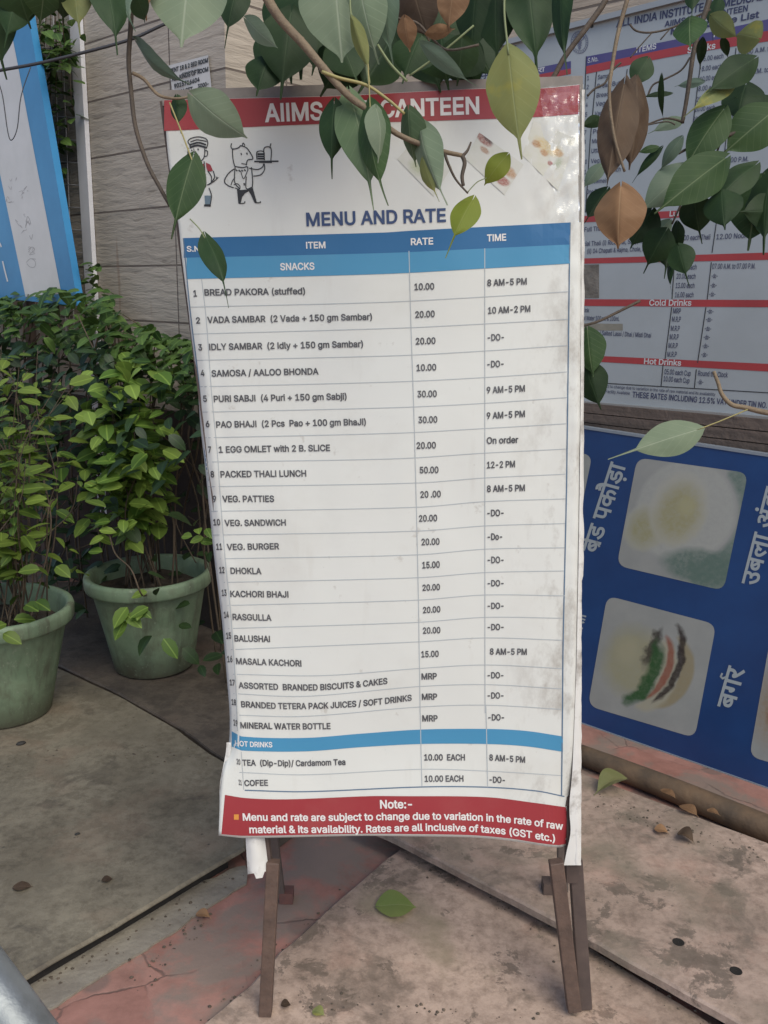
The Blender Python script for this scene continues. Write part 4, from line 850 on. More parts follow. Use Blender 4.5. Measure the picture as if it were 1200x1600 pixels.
L_.new(ms_.outputs[0], mx_.inputs[0]); L_.new(tr_.outputs[0], mx_.inputs[1]); L_.new(gl_.outputs[0], mx_.inputs[2]); L_.new(mx_.outputs[0], N_['Material Output'].inputs[0])
mb = MB()
def film(u, v):
    y = 132+v*215; x = 842+30*v+u*(909-842-30*v); n_ = noise.noise(Vector((x/13+y/40, y/23, 3)))*0.6+noise.noise(Vector((x/30, y/14+x/20, 8)))*0.5
    y += 3*(1-u)*(1-v)
    return ss(x, y, 0.0035+0.0032*n_)
mb.grid(film, 34, 60); pr('plastic_film', pm); bpy.data.objects[ban.children[-1].name].data.shade_smooth()
# torn vinyl wrapped round the right edge, and hanging strip under the left corner
mb = MB()
def wrap(u, v):
    y = 140+v*1212; e = 906+5.5*(1-v*.55)-10*smooth(.75, 1, v)*0; x0 = spl(XR, y)-2.5; x1 = 913.5-3*v+2.0*noise.noise(Vector((y/37, 1, 1)))
    if y > 900: x1 = 911-3.0*v+1.2*noise.noise(Vector((y/19, 1, 1)))
    x = x0+(x1-x0)*u; n_ = noise.noise(Vector((x/6, y/17, 2)))
    return onpl(x, y, SIGN, -0.004+0.0035*n_*u-0.007*u*u)
mb.grid(wrap, 6, 150); mb.build('edge_wrap', M_TORN, ms, True)
mb = MB()
def tornR(u, v):
    y0 = 1255; y1 = 1353-18*abs(u-.45); y = y0+v*(y1-y0); x = 890+4*v+u*(18-4*v); return onpl(x, y, SIGN, -0.012+0.006*math.sin(u*3.14)+0.002*noise.noise(Vector((x/5, y/12, 4))))
mb.grid(tornR, 8, 14); mb.build('torn_strip', M_TORN, ms, True)
mb = MB()
def tornL(u, v):
    y1 = 1366+(9 if .35 < u < .8 else 0)-5*u; y = 1295+v*(y1-1295); x = 383+4*v+u*(29+4*v); return onpl(x, y, SIGN, 0.010-0.012*(u-.4)**2*4+0.004*v+0.002*noise.noise(Vector((x/6, y/12, 4))))
mb.grid(tornL, 10, 14); mb.build('torn_strip', M_TORN, ms, True)
mb = MB()
def flapL(u, v):
    y = 1160+v*138; x = 357-11*smooth(0, .55, v)+u*(7+2*v); return onpl(x-3, y, SIGN, -0.006+0.01*v+0.003*noise.noise(Vector((x/7, y/15, 3))))
mb.grid(flapL, 6, 20); mb.build('edge_wrap', M_TORN, ms, True)
# steel frame behind: rails, posts, rear legs
fo = -0.019
mb = MB()
def sgp(x, y, o): return onpl(x, y, SIGN, o)
mb.bar(sgp(256, 156.5, fo), sgp(908, 133.7, fo), 0.026, 0.024, SN); mb.build('top_rail', mat('top_rail_grey', (0.27, 0.24, 0.22), 0.6, c2=(0.20, 0.18, 0.165), scale=30), ms)
mb = MB(); mb.bar(sgp(262, 160, fo), sgp(416, 1345, fo), 0.022, 0.022, SN); mb.build('post', M_STEELD, ms)
mb = MB(); mb.bar(sgp(898, 140, fo-.006), sgp(893, 1375, fo-.006), 0.022, 0.024, SN); mb.build('post', M_STEELD, ms)
mb = MB(); mb.bar(sgp(352, 1245, fo-.004), sgp(890, 1248, fo-.004), 0.022, 0.02, SN); mb.build('bottom_rail', M_STEELD, ms)
def leg(a, b, w, d, m=M_STEEL, nm='leg', n=None):
    global mb
    mb = MB(); mb.bar(a, b, w, d, RT); o = mb.build(nm, m, ms)
    bv = o.modifiers.new('bevel', 'BEVEL'); bv.width = 0.002; bv.segments = 2
    return o
leg(sgp(427, 1345, -0.006), gp(414.5, 1589, 0.012), 0.025, 0.022); leg(sgp(868.5, 1345, -0.006), gp(897, 1577, 0.032), 0.027, 0.024)
leg(sgp(898.5, 1340, -0.036), gp(919, 1592, 0.022)+Vector((0, .03, 0)), 0.026, 0.022, M_STEELD)
# rear legs slant from the top back to the ground
for (px, py), (tx, ty) in (((438, 1402), (300, 300)), ((879, 1392), (880, 280))):
    f_ = gp(px, py, 0.012 if px < 600 else RZ+.012); t_ = sgp(tx, ty, -0.045); leg(t_, f_, 0.024, 0.016, mat('rear_leg_steel', (0.115, 0.092, 0.083), 0.6, c2=(0.085, 0.065, 0.06), scale=14), 'rear_leg')
for px, py in ((448, 1405), (858, 1391)):
    mb = MB(); c = gp(px, py, 0.003 if px < 600 else RZ+.002); mb.box(c+Vector((0, 0, .012)), Vector((.016, 0, 0)), Vector((0, .016, 0)), Vector((0, 0, .014))); o = mb.build('foot_block', mat('rusty_red_block', (0.15, 0.062, 0.05), 0.75, c2=(0.10, 0.05, 0.045), scale=30) if px < 600 else M_STEELD, ms)
# cross bar low at the back, tying the rear legs together

# ================================================================== LEFT SIDE: striped board, conduit, grille, flyer
SB = plane_off(WALL_A, 0.22); s2 = surf_of(SB)
rt = thing('striped_board', 'tall blue and white striped board leaning among the creepers at the left edge', 'signboard', onpl(60, 470, SB))
mb = MB(); mb.prism([s2(-260, 430), s2(0, 466), s2(122, 478), s2(45, 30), s2(30, -60), s2(-260, -110)], -WN*0.03)
mb.build('panel', mat('sky_blue_enamel', (0.045, 0.235, 0.47), 0.35, c2=(0.03, 0.18, 0.38), scale=3), rt)
mb = MB(); mb.add([s2(x, y, 0.0008) for x, y in ((-52, 20), (12, 20), (28, 102), (55, 247), (96, 459), (40, 464), (0, 272))], [tuple(range(7))])
mb.build('white_stripe', mat('off_white_enamel', (0.60, 0.585, 0.58), 0.4, c2=(0.52, 0.51, 0.50), scale=4), rt)
mb = MB()
for p in ([(44, 390), (50, 386), (54, 390), (46, 398), (55, 396)], [(50, 404), (56, 405)], [(41, 410), (48, 404), (55, 409), (54, 417), (47, 417), (42, 412)], [(46, 352), (44, 345), (40, 353)], [(46, 368), (49, 374), (51, 366)], [(40, 345), (48, 350), (43, 338), (40, 356)]):
    mb = MB(); stroke(mb, curve(p), 0.9, s2, 0.0012); mb.build('pencil_scribble', mat('pencil_grey', (0.36, 0.35, 0.345), 0.6), rt)
for i in range(16):
    mb = MB(); x, y = 14+random.random()*32, 268+random.random()*95; stroke(mb, curve([(x, y), (x+random.uniform(-5, 5), y+random.uniform(-6, 6)), (x+random.uniform(-6, 6), y+random.uniform(-6, 6))]), 0.6, s2, 0.0012); mb.build('pencil_scribble', MATS['pencil_grey'], rt); mb = MB()
text(mb, '2c', [(44, 394), (54, 395)], 9, s2, None, 'latin', -0.01)
mb.build('pencil_scribble', mat('pencil_grey', (0.36, 0.35, 0.345), 0.6), rt)
mb = MB()
for p in ([(-14, 372), (-2, 378), (2, 386)], [(4, 408), (8, 425), (12, 440)], [(-20, 352), (-10, 356), (-12, 372)]): mb = MB(); stroke(mb, curve(p), 2.2, s2, 0.0012); mb.build('white_letter_mark', mat('white_paint', (0.62, 0.62, 0.62), 0.4), rt)
mb = MB()
for px in (-180, 30):
    p = s2(px, 440)-WN*0.035; mb = MB(); mb.bar(p+Vector((0, 0, .4)), Vector((p.x, p.y, 0)), 0.035, 0.035, WD); mb.build('leg', M_STEELD, rt)
CA = plane_off(WALL_A, 0.0)
mb = MB(); cpts = [(118.5, -60), (121, 50), (128.5, 220), (135.5, 415), (146, 640)]
for a, b in zip(cpts[:1], cpts[-1:]):
    p, q = onpl(*a, WALL_A), onpl(*b, WALL_A); q.x = p.x; q.y = p.y; q.z = 0.4; mb.bar(p+WN*.014+Vector((0, 0, .3)), q+WN*.014, 0.074, 0.02, WD)
con = mb.build('conduit', mat('white_conduit', (0.66, 0.65, 0.68), 0.45, c2=(0.58, 0.57, 0.60), scale=6), label='white square conduit running up the stone wall beside the striped board', cat='conduit')
gr = thing('wire_grille', 'pale wire grille on the wall between striped board and white conduit', 'grille', onpl(100, 400, WALL_A))
mb = MB(); G = lambda a, b: mb.tube([onpl(*a, WALL_A)+WN*.012, onpl(*b, WALL_A)+WN*.012], 0.0022, 6, True, False)
for x in (58, 72, 86, 100, 113): G((x-13, 20), (x+7, 520))
mb.build('upright_wire', mat('pale_wire', (0.40, 0.385, 0.40), 0.5), gr)
mb = MB()
for k in range(14): y = 42+k*35; G((40, y-4.5+k*.3), (122+k, y+3))
mb.build('cross_wire', mat('pale_wire', (0.4, 0.385, 0.4)), gr)
FL = plane_off(WALL_A, 0.006); s3 = surf_of(FL)
rt = thing('flyer', 'small white room rent flyer pasted on the stone wall above the menu stand', 'flyer', onpl(296, 118, FL))
mb = MB(); mb.grid(lambda u, v: s3(263+(325-263)*u+(6*v if u > 0 else 8*v)*1.0, (102.5+(86-102.5)*u)*(1-v)+(151+(142-151)*u)*v, 0.0015*math.sin(u*7+v*4)), 10, 8); mb.build('paper', mat('flyer_paper', (0.58, 0.57, 0.57), 0.7, c2=(0.5, 0.49, 0.48), scale=12), rt, True)
mb = MB(); V = lambda t_, b, h: text(mb, t_, b, h, s3, VV['wall'], 'latin', 0.035, 0.0022)
V('RENT 1R & 2 BED ROOM', [(266, 114), (325, 97)], 6.5); V('ALL KINDS OF ROOM', [(268, 127), (325.5, 111)], 6.5); V('9015716604', [(272, 138), (312, 127)], 6.5); V('ROOM SET', [(270, 149), (301, 141.5)], 6); V('3000-', [(309, 138), (326, 133.5)], 6)
V('ATTACHED BATH', [(284, 116.5), (312, 109.5)], 2.6)
mb.build('flyer_print', BK, rt)

# ================================================================== PLANTS
def small_leaf(mb, p, d, L_, w, up=Vector((0, 0, 1)), fold=0.25, droop=0.25):
    d = d.normalized(); sd = d.cross(up)
    if sd.length < 1e-3: sd = d.orthogonal()
    sd.normalize(); n = sd.cross(d).normalized(); vs = []; uv = []
    for t, wf in ((0.0, 0.06), (0.16, 0.72), (0.42, 1.0), (0.70, 0.80), (0.88, 0.40), (1.0, 0.0)):
        c = p+d*L_*t-n*L_*droop*t*t
        h = w*0.5*wf
        if wf == 0: vs.append(c); uv.append((1, .5))
        else:
            vs += [c-sd*h+n*h*fold, c, c+sd*h+n*h*fold]; uv += [(t, .5-.5*wf), (t, .5), (t, .5+.5*wf)]
    fs = []
    for k in range(4): a = 3*k; fs += [(a, a+1, a+4, a+3), (a+1, a+2, a+5, a+4)]
    fs += [(12, 13, 15), (13, 14, 15)]
    mb.add(vs, fs, uv)
def rdir(zlo=-0.5, zhi=0.6):
    a = random.random()*2*math.pi; return Vector((math.cos(a), math.sin(a), random.uniform(zlo, zhi)))
def stem_with_leaves(ms_, ml, pts, r, every, L_, first=0.25, spread=0.02):
    pts = [Vector(p) for p in pts]; ms_.tube(pts, [r*(1-0.7*i/(len(pts)-1)) for i in range(len(pts))], 5)
    tot = sum((b-a).length for a, b in zip(pts, pts[1:])); n = int(tot*(1-first)/every)
    cp = [v.to_3d() if False else v for v in pts]
    for k in range(n):
        t = (first+(1-first)*(k+random.random()*.6)/n)*(len(pts)-1); i = min(int(t), len(pts)-2); f = t-i
        p0, p1, p2, p3 = cp[max(i-1, 0)], cp[i], cp[i+1], cp[min(i+2, len(cp)-1)]
        p = 0.5*((2*p1)+(p2-p0)*f+(2*p0-5*p1+4*p2-p3)*f*f+(3*p1-p0-3*p2+p3)*f**3)
        d = rdir(-.35, .45); l = L_*random.choice((.45, .65, .8, .95, 1.1, 1.2))*random.uniform(.9, 1.1); p = p+d*random.random()*spread
        small_leaf(ml, p, d, l, l*random.uniform(.5, .68), Vector((random.uniform(-.5, .5), random.uniform(-.7, .2), 1)), random.uniform(.02, .22), random.uniform(.05, .5))
FOL_A = mat_foliage('bright_leaf', (0.08, 0.16, 0.026), (0.23, 0.33, 0.065), trans=0.35)
FOL_L = mat_foliage('yellowish_leaf', (0.05, 0.10, 0.018), (0.18, 0.25, 0.045), trans=.35)
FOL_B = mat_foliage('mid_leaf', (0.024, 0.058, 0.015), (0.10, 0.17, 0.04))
FOL_C = mat_foliage('shaded_leaf', (0.008, 0.02, 0.008), (0.03, 0.058, 0.018), trans=0.1)  # inner hedge leaves: shade inside the hedge put into a darker green
STEM = mat('stem_brown', (0.10, 0.07, 0.045), 0.8, c2=(0.06, 0.045, 0.03), scale=20)
POT = bpy.data.materials.new('pale_green_pot'); POT.use_nodes = True; N_, L_ = nodes(POT); b_ = N_['Principled BSDF']
co_ = N_.new('ShaderNodeTexCoord').outputs['Object']; f_ = noise_node(N_, L_, co_, 7, 6, 0.65); r_ = ramp(N_, [(0.35, (0.15, 0.215, 0.135)), (0.55, (0.20, 0.27, 0.175)), (0.72, (0.13, 0.14, 0.09))]); L_.new(f_, r_.inputs[0])
f2_ = noise_node(N_, L_, co_, 1, 5, 0.65, (14, 14, 2.5)); r2_ = ramp(N_, [(0.5, (0, 0, 0)), (0.68, (.8, .8, .8))]); L_.new(f2_, r2_.inputs[0]); c_ = mixc(N_, L_, r2_.outputs[0], r_.outputs[0], (0.085, 0.085, 0.06))
sz_ = N_.new('ShaderNodeSeparateXYZ'); L_.new(co_, sz_.inputs[0]); mn_ = N_.new('ShaderNodeMath'); mn_.operation = 'MULTIPLY_ADD'; mn_.inputs[1].default_value = .28; L_.new(f_, mn_.inputs[0]); L_.new(sz_.outputs[2], mn_.inputs[2]); rm_ = ramp(N_, [(.14, (.85,)*3), (.25, (0, 0, 0))]); L_.new(mn_.outputs[0], rm_.inputs[0]); c_ = mixc(N_, L_, rm_.outputs[0], c_, (.10, .085, .06)); fs_ = noise_node(N_, L_, co_, 60, 5, .7); rs_ = ramp(N_, [(.60, (0, 0, 0)), (.66, (.7,)*3)]); L_.new(fs_, rs_.inputs[0]); c_ = mixc(N_, L_, rs_.outputs[0], c_, (.26, .30, .22)); L_.new(c_, b_.inputs['Base Color']); b_.inputs['Roughness'].default_value = 0.6; L_.new(bump(N_, L_, noise_node(N_, L_, co_, 30, 5), 0.25, 0.004), b_.inputs['Normal'])
SOIL = mat('dark_soil', (0.035, 0.025, 0.018), 0.95, c2=(0.07, 0.052, 0.038), scale=30, bmp=0.8, bscale=60)
def pot(label, c, R, r, h, tilt):
    root = thing('potted_plant', label, 'potted plant', c)
    T_ = Matrix.Rotation(tilt, 3, 'Y')
    mb = MB(); mb.lathe(c, [(0.001, .002), (r-.012, 0), (r, .008), (r+(R-.025-r)*.5, h*.45), (R-.026, h-.062), (R-.022, h-.056), (R-.004, h-.052), (R, h-.044), (R+.001, h-.014), (R-.003, h-.003), (R-.010, h), (R-.020, h-.002), (R-.026, h-.012), (R-.032, h-.05), (R-.040, h-.10)], 48, T_); mb.build('pot', POT, root, True)
    mb = MB(); n = 24; vs = []; fs = []
    for j in range(7):
        for k in range(n):
            a = 2*math.pi*k/n; q = (R-.036)*j/6; p = Vector((q*math.cos(a), q*math.sin(a), 0)); p.z = h-.068+.018*noise.noise(p*16+c*3)+.012*noise.noise(p*45)*(j < 6); vs.append(c+T_ @ p)
    for j in range(6):
        for k in range(n): fs.append((j*n+k, (j+1)*n+k, (j+1)*n+(k+1) % n, j*n+(k+1) % n))
    mb.add(vs, fs); mb.build('soil', SOIL, root, True)
    return root, c+T_ @ Vector((0, 0, h-.06))
cR = gp(240, 1056, LZ-.006); cL = gp(-14, 1132, LZ)
cR = cR+Vector((-.02, 0.10, 0)); cL = cL+Vector((0, .1, 0)); cR.z = .0445; cL.z = LZ+.0005
rR, tR = pot('right green flowerpot with a bright leafy shrub, beside the menu stand', cR, 0.228, 0.145, 0.37, math.radians(-1.5))
rL, tL = pot('green flowerpot cut by the left picture edge with a tangled leafy shrub', cL, 0.235, 0.15, 0.37, math.radians(1.0))
# right shrub
ms_ = MB(); ml = MB()
for i in range(17):
    tx, ty, dp = random.uniform(135, 245), random.uniform(605, 760), random.uniform(2.95, 3.4)
    if i < 6: tx, ty = random.uniform(150, 235), random.uniform(600, 650)
    top = at(tx, ty, dp); b = tR+Vector((random.uniform(-.09, .06), random.uniform(-.06, .08), 0)); mid = b.lerp(top, .5)+Vector((random.uniform(-.06, .06), random.uniform(-.05, .05), .03))
    stem_with_leaves(ms_, ml, [b, b.lerp(mid, .5)+Vector((random.uniform(-.02, .02), 0, 0)), mid, mid.lerp(top, .5)+Vector((random.uniform(-.03, .03), 0, 0)), top], .0035, .024, .08, .36, .03)
for i in range(150):
    p = at(random.gauss(192, 32), random.gauss(690, 75), random.uniform(2.9, 3.25)); d = rdir(-.5, .2); l = random.uniform(.05, .09); small_leaf(ml, p, d, l, l*.7, Vector((0, -.5, 1)), .2, .3)
# sprigs that hang over the rim, and a thin arching shoot
for a in range(9):
    p = at(random.uniform(190, 265), random.uniform(945, 1000), 2.93); d = Vector((random.uniform(-1, 1), -.5, random.uniform(-.7, .1))); l = random.uniform(.045, .08); small_leaf(ml, p, d, l, l*.62, Vector((0, -.7, 1)), .2, .3)
ms_.tube([tR+Vector((.02, -.05, 0)), at(222, 930, 2.95), at(205, 890, 2.96), at(180, 865, 2.97), at(170, 830, 2.98)], .0028, 6)
for px, py in ((155, 829), (162, 840), (160, 862), (230, 925), (172, 815)): small_leaf(ml, at(px, py, 2.97), rdir(-.3, .2), .055, .034, Vector((0, -.7, 1)))
ms_.build('stem', STEM, rR, True); ml.build('foliage', FOL_A, rR, True)
# left shrub
ms_ = MB(); ml = MB()
for i in range(30):
    tx, ty, dp = random.uniform(-70, 128), random.uniform(500, 800), random.uniform(2.55, 3.1)
    top = at(tx, ty, dp); b = tL+Vector((random.uniform(-.1, .12), random.uniform(-.08, .08), 0)); mid = b.lerp(top, .5)+Vector((random.uniform(-.1, .1), random.uniform(-.07, .07), .02))
    stem_with_leaves(ms_, ml, [b, b.lerp(mid, .5)+Vector((random.uniform(-.03, .03), 0, 0)), mid, mid.lerp(top, .5)+Vector((random.uniform(-.05, .05), 0, 0)), top], .003, .028, .06, .22, .05)
for px, py in ((10, 975), (22, 968), (40, 945), (55, 940), (5, 990), (62, 890), (88, 885), (110, 890), (120, 895)): small_leaf(ml, at(px, py, 2.6), rdir(-.5, .1), .06, .04, Vector((0, -.7, 1)))
for k in range(7):
    a = tL+Vector((random.uniform(0, .15), random.uniform(-.1, .05), 0)); ms_.tube([a, at(random.uniform(-10, 110), random.uniform(780, 900), 2.75), at(random.uniform(-20, 120), random.uniform(600, 780), 2.8)], .0028, 5)
ms_.build('stem', STEM, rL, True); ml.build('foliage', FOL_L, rL, True)
# creeper and hedge against the wall
def wallp(px, py, o): return onpl(px, py, WALL_A, o)
hb = wallp(150, 900, .2); hb.z = 0
hd_ = thing('creeper_hedge', 'dense green creeper hedge growing along the stone wall behind the pots, inner leaves darkened as shade', 'hedge', hb)
ms_ = MB(); ml = MB(); ml2 = MB()
def hl(m_, px, py, o, lo=.05, hi=.085, zl=-.6, zh=.3):
    p = wallp(px, py, o); d = rdir(zl, zh)+WN*.4; l = random.uniform(lo, hi); small_leaf(m_, p, d, l, l*random.uniform(.5, .72), WN*.6+Vector((random.uniform(-.4, .4), 0, 1)), random.uniform(0, .3), random.uniform(0, .5))
TOPY = [(-120, 455), (0, 462), (40, 455), (100, 448), (150, 460), (200, 500), (250, 520), (300, 535), (380, 545), (460, 560)]
for i in range(5200):
    px = random.uniform(-320, 420); top = interp(TOPY, px)+12*noise.noise(Vector((px/30, 1, 1)))
    py = top+(random.random()**1.25)*500; o = .06+random.random()**.8*(.34+.2*smooth(top, top+200, py))
    if random.random() < .78*smooth(top+120, top+260, py)*(1 if px > 130 else .75) or (px > 215 and py > top+90 and random.random() < .7): continue
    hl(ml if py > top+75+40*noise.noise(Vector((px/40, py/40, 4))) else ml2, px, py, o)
for i in range(60):   # upright sprig beside the conduit
    py = random.uniform(412, 520); hl(ml2, random.gauss(147+(py-412)*.06, 7+(py-412)*.07), py, random.uniform(.06, .16), .035, .06, -.3, .1)
for i in range(46):
    px = random.uniform(-200, 400); top = interp(TOPY, px)+20; a = wallp(px+random.uniform(-30, 30), 950, random.uniform(.1, .4)); a.z = 0
    ms_.tube([a, wallp(px+random.uniform(-40, 40), 820, random.uniform(.1, .4)), wallp(px+random.uniform(-40, 40), 680, random.uniform(.1, .35)), wallp(px, top, random.uniform(.06, .25))], .004, 5)
for k in range(26):
    px = random.uniform(0, 300); a = wallp(px, random.uniform(560, 820), random.uniform(.1, .45)); ms_.tube([a, a+Vector((random.uniform(-.2, .2), random.uniform(-.1, .1), random.uniform(-.05, .15))), a+Vector((random.uniform(-.3, .3), random.uniform(-.1, .1), random.uniform(-.2, .2)))], .0022, 5)
ms_.tube([wallp(172, 640, .2), wallp(170, 560, .16), wallp(168, 500, .12), wallp(150, 470, .1)], .004, 6)
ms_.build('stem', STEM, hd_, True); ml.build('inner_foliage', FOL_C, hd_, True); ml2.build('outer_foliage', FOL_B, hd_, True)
# little sprig poking out beside the menu stand
ms_ = MB(); ml = MB(); ms_.tube([wallp(330, 900, .5), at(320, 870, 2.9), at(312, 835, 2.8)], .002, 5)
for px, py in ((300, 838), (309, 826), (322, 826), (318, 840), (327, 836), (312, 846)): small_leaf(ml, at(px, py, 2.8), rdir(-.4, .2), .045, .028, Vector((0, -.8, .8)))
ms_.build('stem', STEM, hd_, True); ml.build('shoot_foliage', FOL_A, hd_, True)
# hanging creeper strands on the grille
vb = wallp(85, 60, .08)
vn = thing('hanging_creeper', 'thin creeper strands hanging over the wire grille beside the striped board', 'creeper', vb)
ms_ = MB(); ml = MB()
for (x0, x1, y1) in ((70, 85, 260), (84, 96, 300), (92, 104, 205), (100, 112, 190), (60, 75, 150), (76, 83, 230)):
    pts = [wallp(x0+(x1-x0)*t+random.uniform(-4, 4), 15+(y1-15)*t, random.uniform(.04, .12)) for t in (0, .25, .5, .75, 1)]
    stem_with_leaves(ms_, ml, pts, .0022, .028, .062, .02, .02)
for i in range(75): hl(ml, random.gauss(88, 15), random.uniform(30, 110), random.uniform(.03, .2), .04, .075)
for px, py in ((82, 195), (88, 200), (94, 205), (90, 215), (97, 218)): hl(ml, px, py, .1, .06, .08)
ms_.build('stem', STEM, vn, True); ml.build('foliage', FOL_B, vn, True)

# ================================================================== THE TREE'S HANGING BRANCHES (peepal: long-tailed heart leaves)
LD = mat_leaf('leaf_deep_green', (0.012, 0.030, 0.010), (0.024, 0.052, 0.016), (0.06, 0.10, 0.045), trans=0.15, veinamt=.45)
LM = mat_leaf('leaf_mid_green', (0.034, 0.074, 0.026), (0.058, 0.108, 0.036), (0.22, 0.28, 0.15), trans=0.28, veinamt=.7)
LS = mat_leaf('leaf_sage_green', (0.075, 0.12, 0.06), (0.115, 0.165, 0.085), (0.26, 0.31, 0.19), trans=0.3, veinamt=.6)
LP = mat_leaf('leaf_pale_underside', (0.195, 0.255, 0.165), (0.25, 0.31, 0.205), (0.42, 0.47, 0.35), rough=.55, trans=0.35, veinamt=.75)
LG = mat_leaf('leaf_grey_green', (0.10, 0.15, 0.105), (0.14, 0.19, 0.135), (0.24, 0.29, 0.21), rough=.5, trans=0.25, veinamt=.5)
LY = mat_leaf('leaf_yellow_green', (0.235, 0.245, 0.085), (0.18, 0.215, 0.085), (0.30, 0.33, 0.17), trans=0.35, spots=(0.30, 0.28, 0.07), veinamt=.6)
LYY = mat_leaf('leaf_bright_yellow', (0.26, 0.30, 0.045), (0.20, 0.26, 0.035), (0.36, 0.38, 0.13), trans=0.4, veinamt=.5)
LB = mat_leaf('leaf_dry_brown', (0.052, 0.033, 0.022), (0.092, 0.06, 0.038), (0.14, 0.10, 0.065), rough=.7, trans=0.1, veinamt=.6)
LT = mat_leaf('leaf_dry_tan', (0.26, 0.15, 0.08), (0.19, 0.105, 0.055), (0.36, 0.24, 0.14), rough=.7, trans=0.15, veinamt=.6)
TW = mat('twig_tan', (0.22, 0.165, 0.105), 0.75, c2=(0.14, 0.10, 0.065), scale=22, bmp=.3, bscale=120); TWD = mat('twig_dark', (0.085, 0.062, 0.045), 0.75, c2=(0.055, 0.042, 0.032), scale=20, bmp=.3, bscale=120)
PET = mat('petiole_yellow', (0.32, 0.27, 0.10), 0.55, c2=(0.24, 0.21, 0.08), scale=20); PETG = mat('petiole_green', (0.17, 0.20, 0.09), 0.55)
def wprof(u, tail):
    """half width along a heart leaf with a drawn-out tip"""
    b = 1-tail
    if u < b:
        t = u/b
        return (math.sin(math.pi/2*min(1, t/.36))**.8 if t < .36 else 1-((t-.36)/.64)**2.1)*.96+.04
    return .03+.035*(1-(u-b)/tail)*1.0
def leaf(parent, b, t, w, d0, d1, m, roll=0.0, fold=0.25, curl=0.08, tail=0.2, label=None, P=None, cup=0.0):
    """one leaf: stalk end b and tip t in photo pixels, w its width there, d0/d1 the distances"""
    B = at(*b, d0) if P is None else P[0]; T_ = at(*t, d1) if P is None else P[1]
    A = T_-B; L_ = A.length; a = A/L_; V_ = (EYE-(B+T_)/2).normalized() if P is None else Vector((0, 0, 1))
    S_ = V_.cross(a).normalized(); N0 = a.cross(S_).normalized()
    if N0.dot(V_) < 0: N0 = -N0
    S1 = S_*math.cos(roll)+N0*math.sin(roll); N1 = N0*math.cos(roll)-S_*math.sin(roll)
    W_ = (w/F*(d0+d1)/2 if P is None else w)/2/max(.35, abs(math.cos(roll)))
    nu, nv = 26, 10; sd_ = random.random()*50; vs = []; uv = []; fs = []
    for i in range(nu+1):
        u = i/nu; f = wprof(u, tail)
        for j in range(nv+1):
            v = j/nv*2-1; h = v*f*W_
            uu = u-.10*abs(v)**1.5*max(0, 1-u*3.5)
            z = -fold*abs(h)+curl*L_*math.sin(math.pi*u)-curl*1.2*L_*u*u+cup*h*h/W_
            cr_ = 2.2 if m in (LB, LT) else 1.0; z += cr_*.020*L_*noise.noise(Vector((u*3.2+sd_, v*1.3, sd_)))*(.3+abs(v))+cr_*.006*L_*noise.noise(Vector((u*9+sd_, v*3, 2)))*(abs(v) if cr_ < 2 else 1)
            jit = 1+.035*noise.noise(Vector((u*7, sd_, v)))
            vs.append(B+a*L_*uu+S1*h*jit+N1*z); uv.append((u, .5+v*f*.5))
    for i in range(nu):
        for j in range(nv): k = i*(nv+1)+j; fs.append((k, k+1, k+nv+2, k+nv+1))
    mb = MB(); mb.add(vs, fs, uv); o = mb.build('leaf', m, parent, True)
    if label: o['label'] = label
    return o
def twig(parent, pts, d, r, m, nm='twig'):
    """pts in pixels, d distance or list, r radius in metres (start,end)"""
    n = len(pts); D = d if isinstance(d, (list, tuple)) else [d]*n; q = [at(*p, dd) for p, dd in zip(pts, D)]
    mb = MB(); r0, r1 = r if isinstance(r, tuple) else (r, r); R = []
    for i in range(n): R.append(r0+(r1-r0)*i/(n-1))
    mb.tube(q, R, 8); return mb.build(nm, m, parent, True)
# --- pale twig crossing in front of the title
b1 = thing('peepal_branch', 'pale knotty peepal twig crossing in front of the red canteen title, hung with leaves', 'branch', at(430, 20, 1.18))
twig(b1, [(300, -700), (340, -300), (380, -90), (400, -40), (432, 22), (475, 70), (505, 106), (545, 150), (580, 175), (620, 209), (680, 233), (722, 243)], 1.18, (.0085, .0029), TW)
for k, (px, py, r) in enumerate(((505, 107, .0062), (597, 190, .0052), (470, 64, .0062), (680, 233, .0044))):
    m_ = MB(); m_.lathe(at(px, py, 1.18), [(0.0004, -r), (r*.7, -r*.7), (r, 0), (r*.7, r*.7), (.0004, r)], 10); m_.build('knot', TW, b1, True)
twig(b1, [(695, 240), (700, 255), (712, 280), (731, 302)], 1.18, (.0022, .0012), TWD); twig(b1, [(722, 243), (726, 255), (722, 275), (724, 290)], 1.18, (.003, .0022), TWD); twig(b1, [(722, 244), (730, 236), (736, 222)], 1.18, (.0025, .0012), TWD)
twig(b1, [(503, 112), (530, 122), (572, 133), (605, 155), (632, 178)], 1.175, (.0024, .0019), PET, 'petiole'); twig(b1, [(507, 113), (530, 138), (562, 166)], 1.19, (.0022, .0018), PET, 'petiole')
twig(b1, [(575, 100), (577, 140), (579, 180)], 1.17, (.0009, .0008), PET, 'petiole')
leaf(b1, (522, 163), (517, 279), 46, 1.2, 1.22, LD, .3, .3, .05, .28); leaf(b1, (548, 150), (586, 322), 68, 1.2, 1.18, LS, -.25, .35, .06, .22); leaf(b1, (578, 165), (597, 316), 52, 1.17, 1.16, LM, .5, .5, .1, .22); leaf(b1, (588, 170), (595, 250), 40, 1.16, 1.15, LP, -.5, .3, .1, .1)
leaf(b1, (638, 172), (647, 262), 40, 1.17, 1.2, LS, .6, .5, .05, .12); leaf(b1, (655, 195), (692, 318), 46, 1.18, 1.15, LP, .55, .5, .06, .18); leaf(b1, (662, 250), (684, 314), 26, 1.17, 1.16, LY, .4, .3, .05, .25)
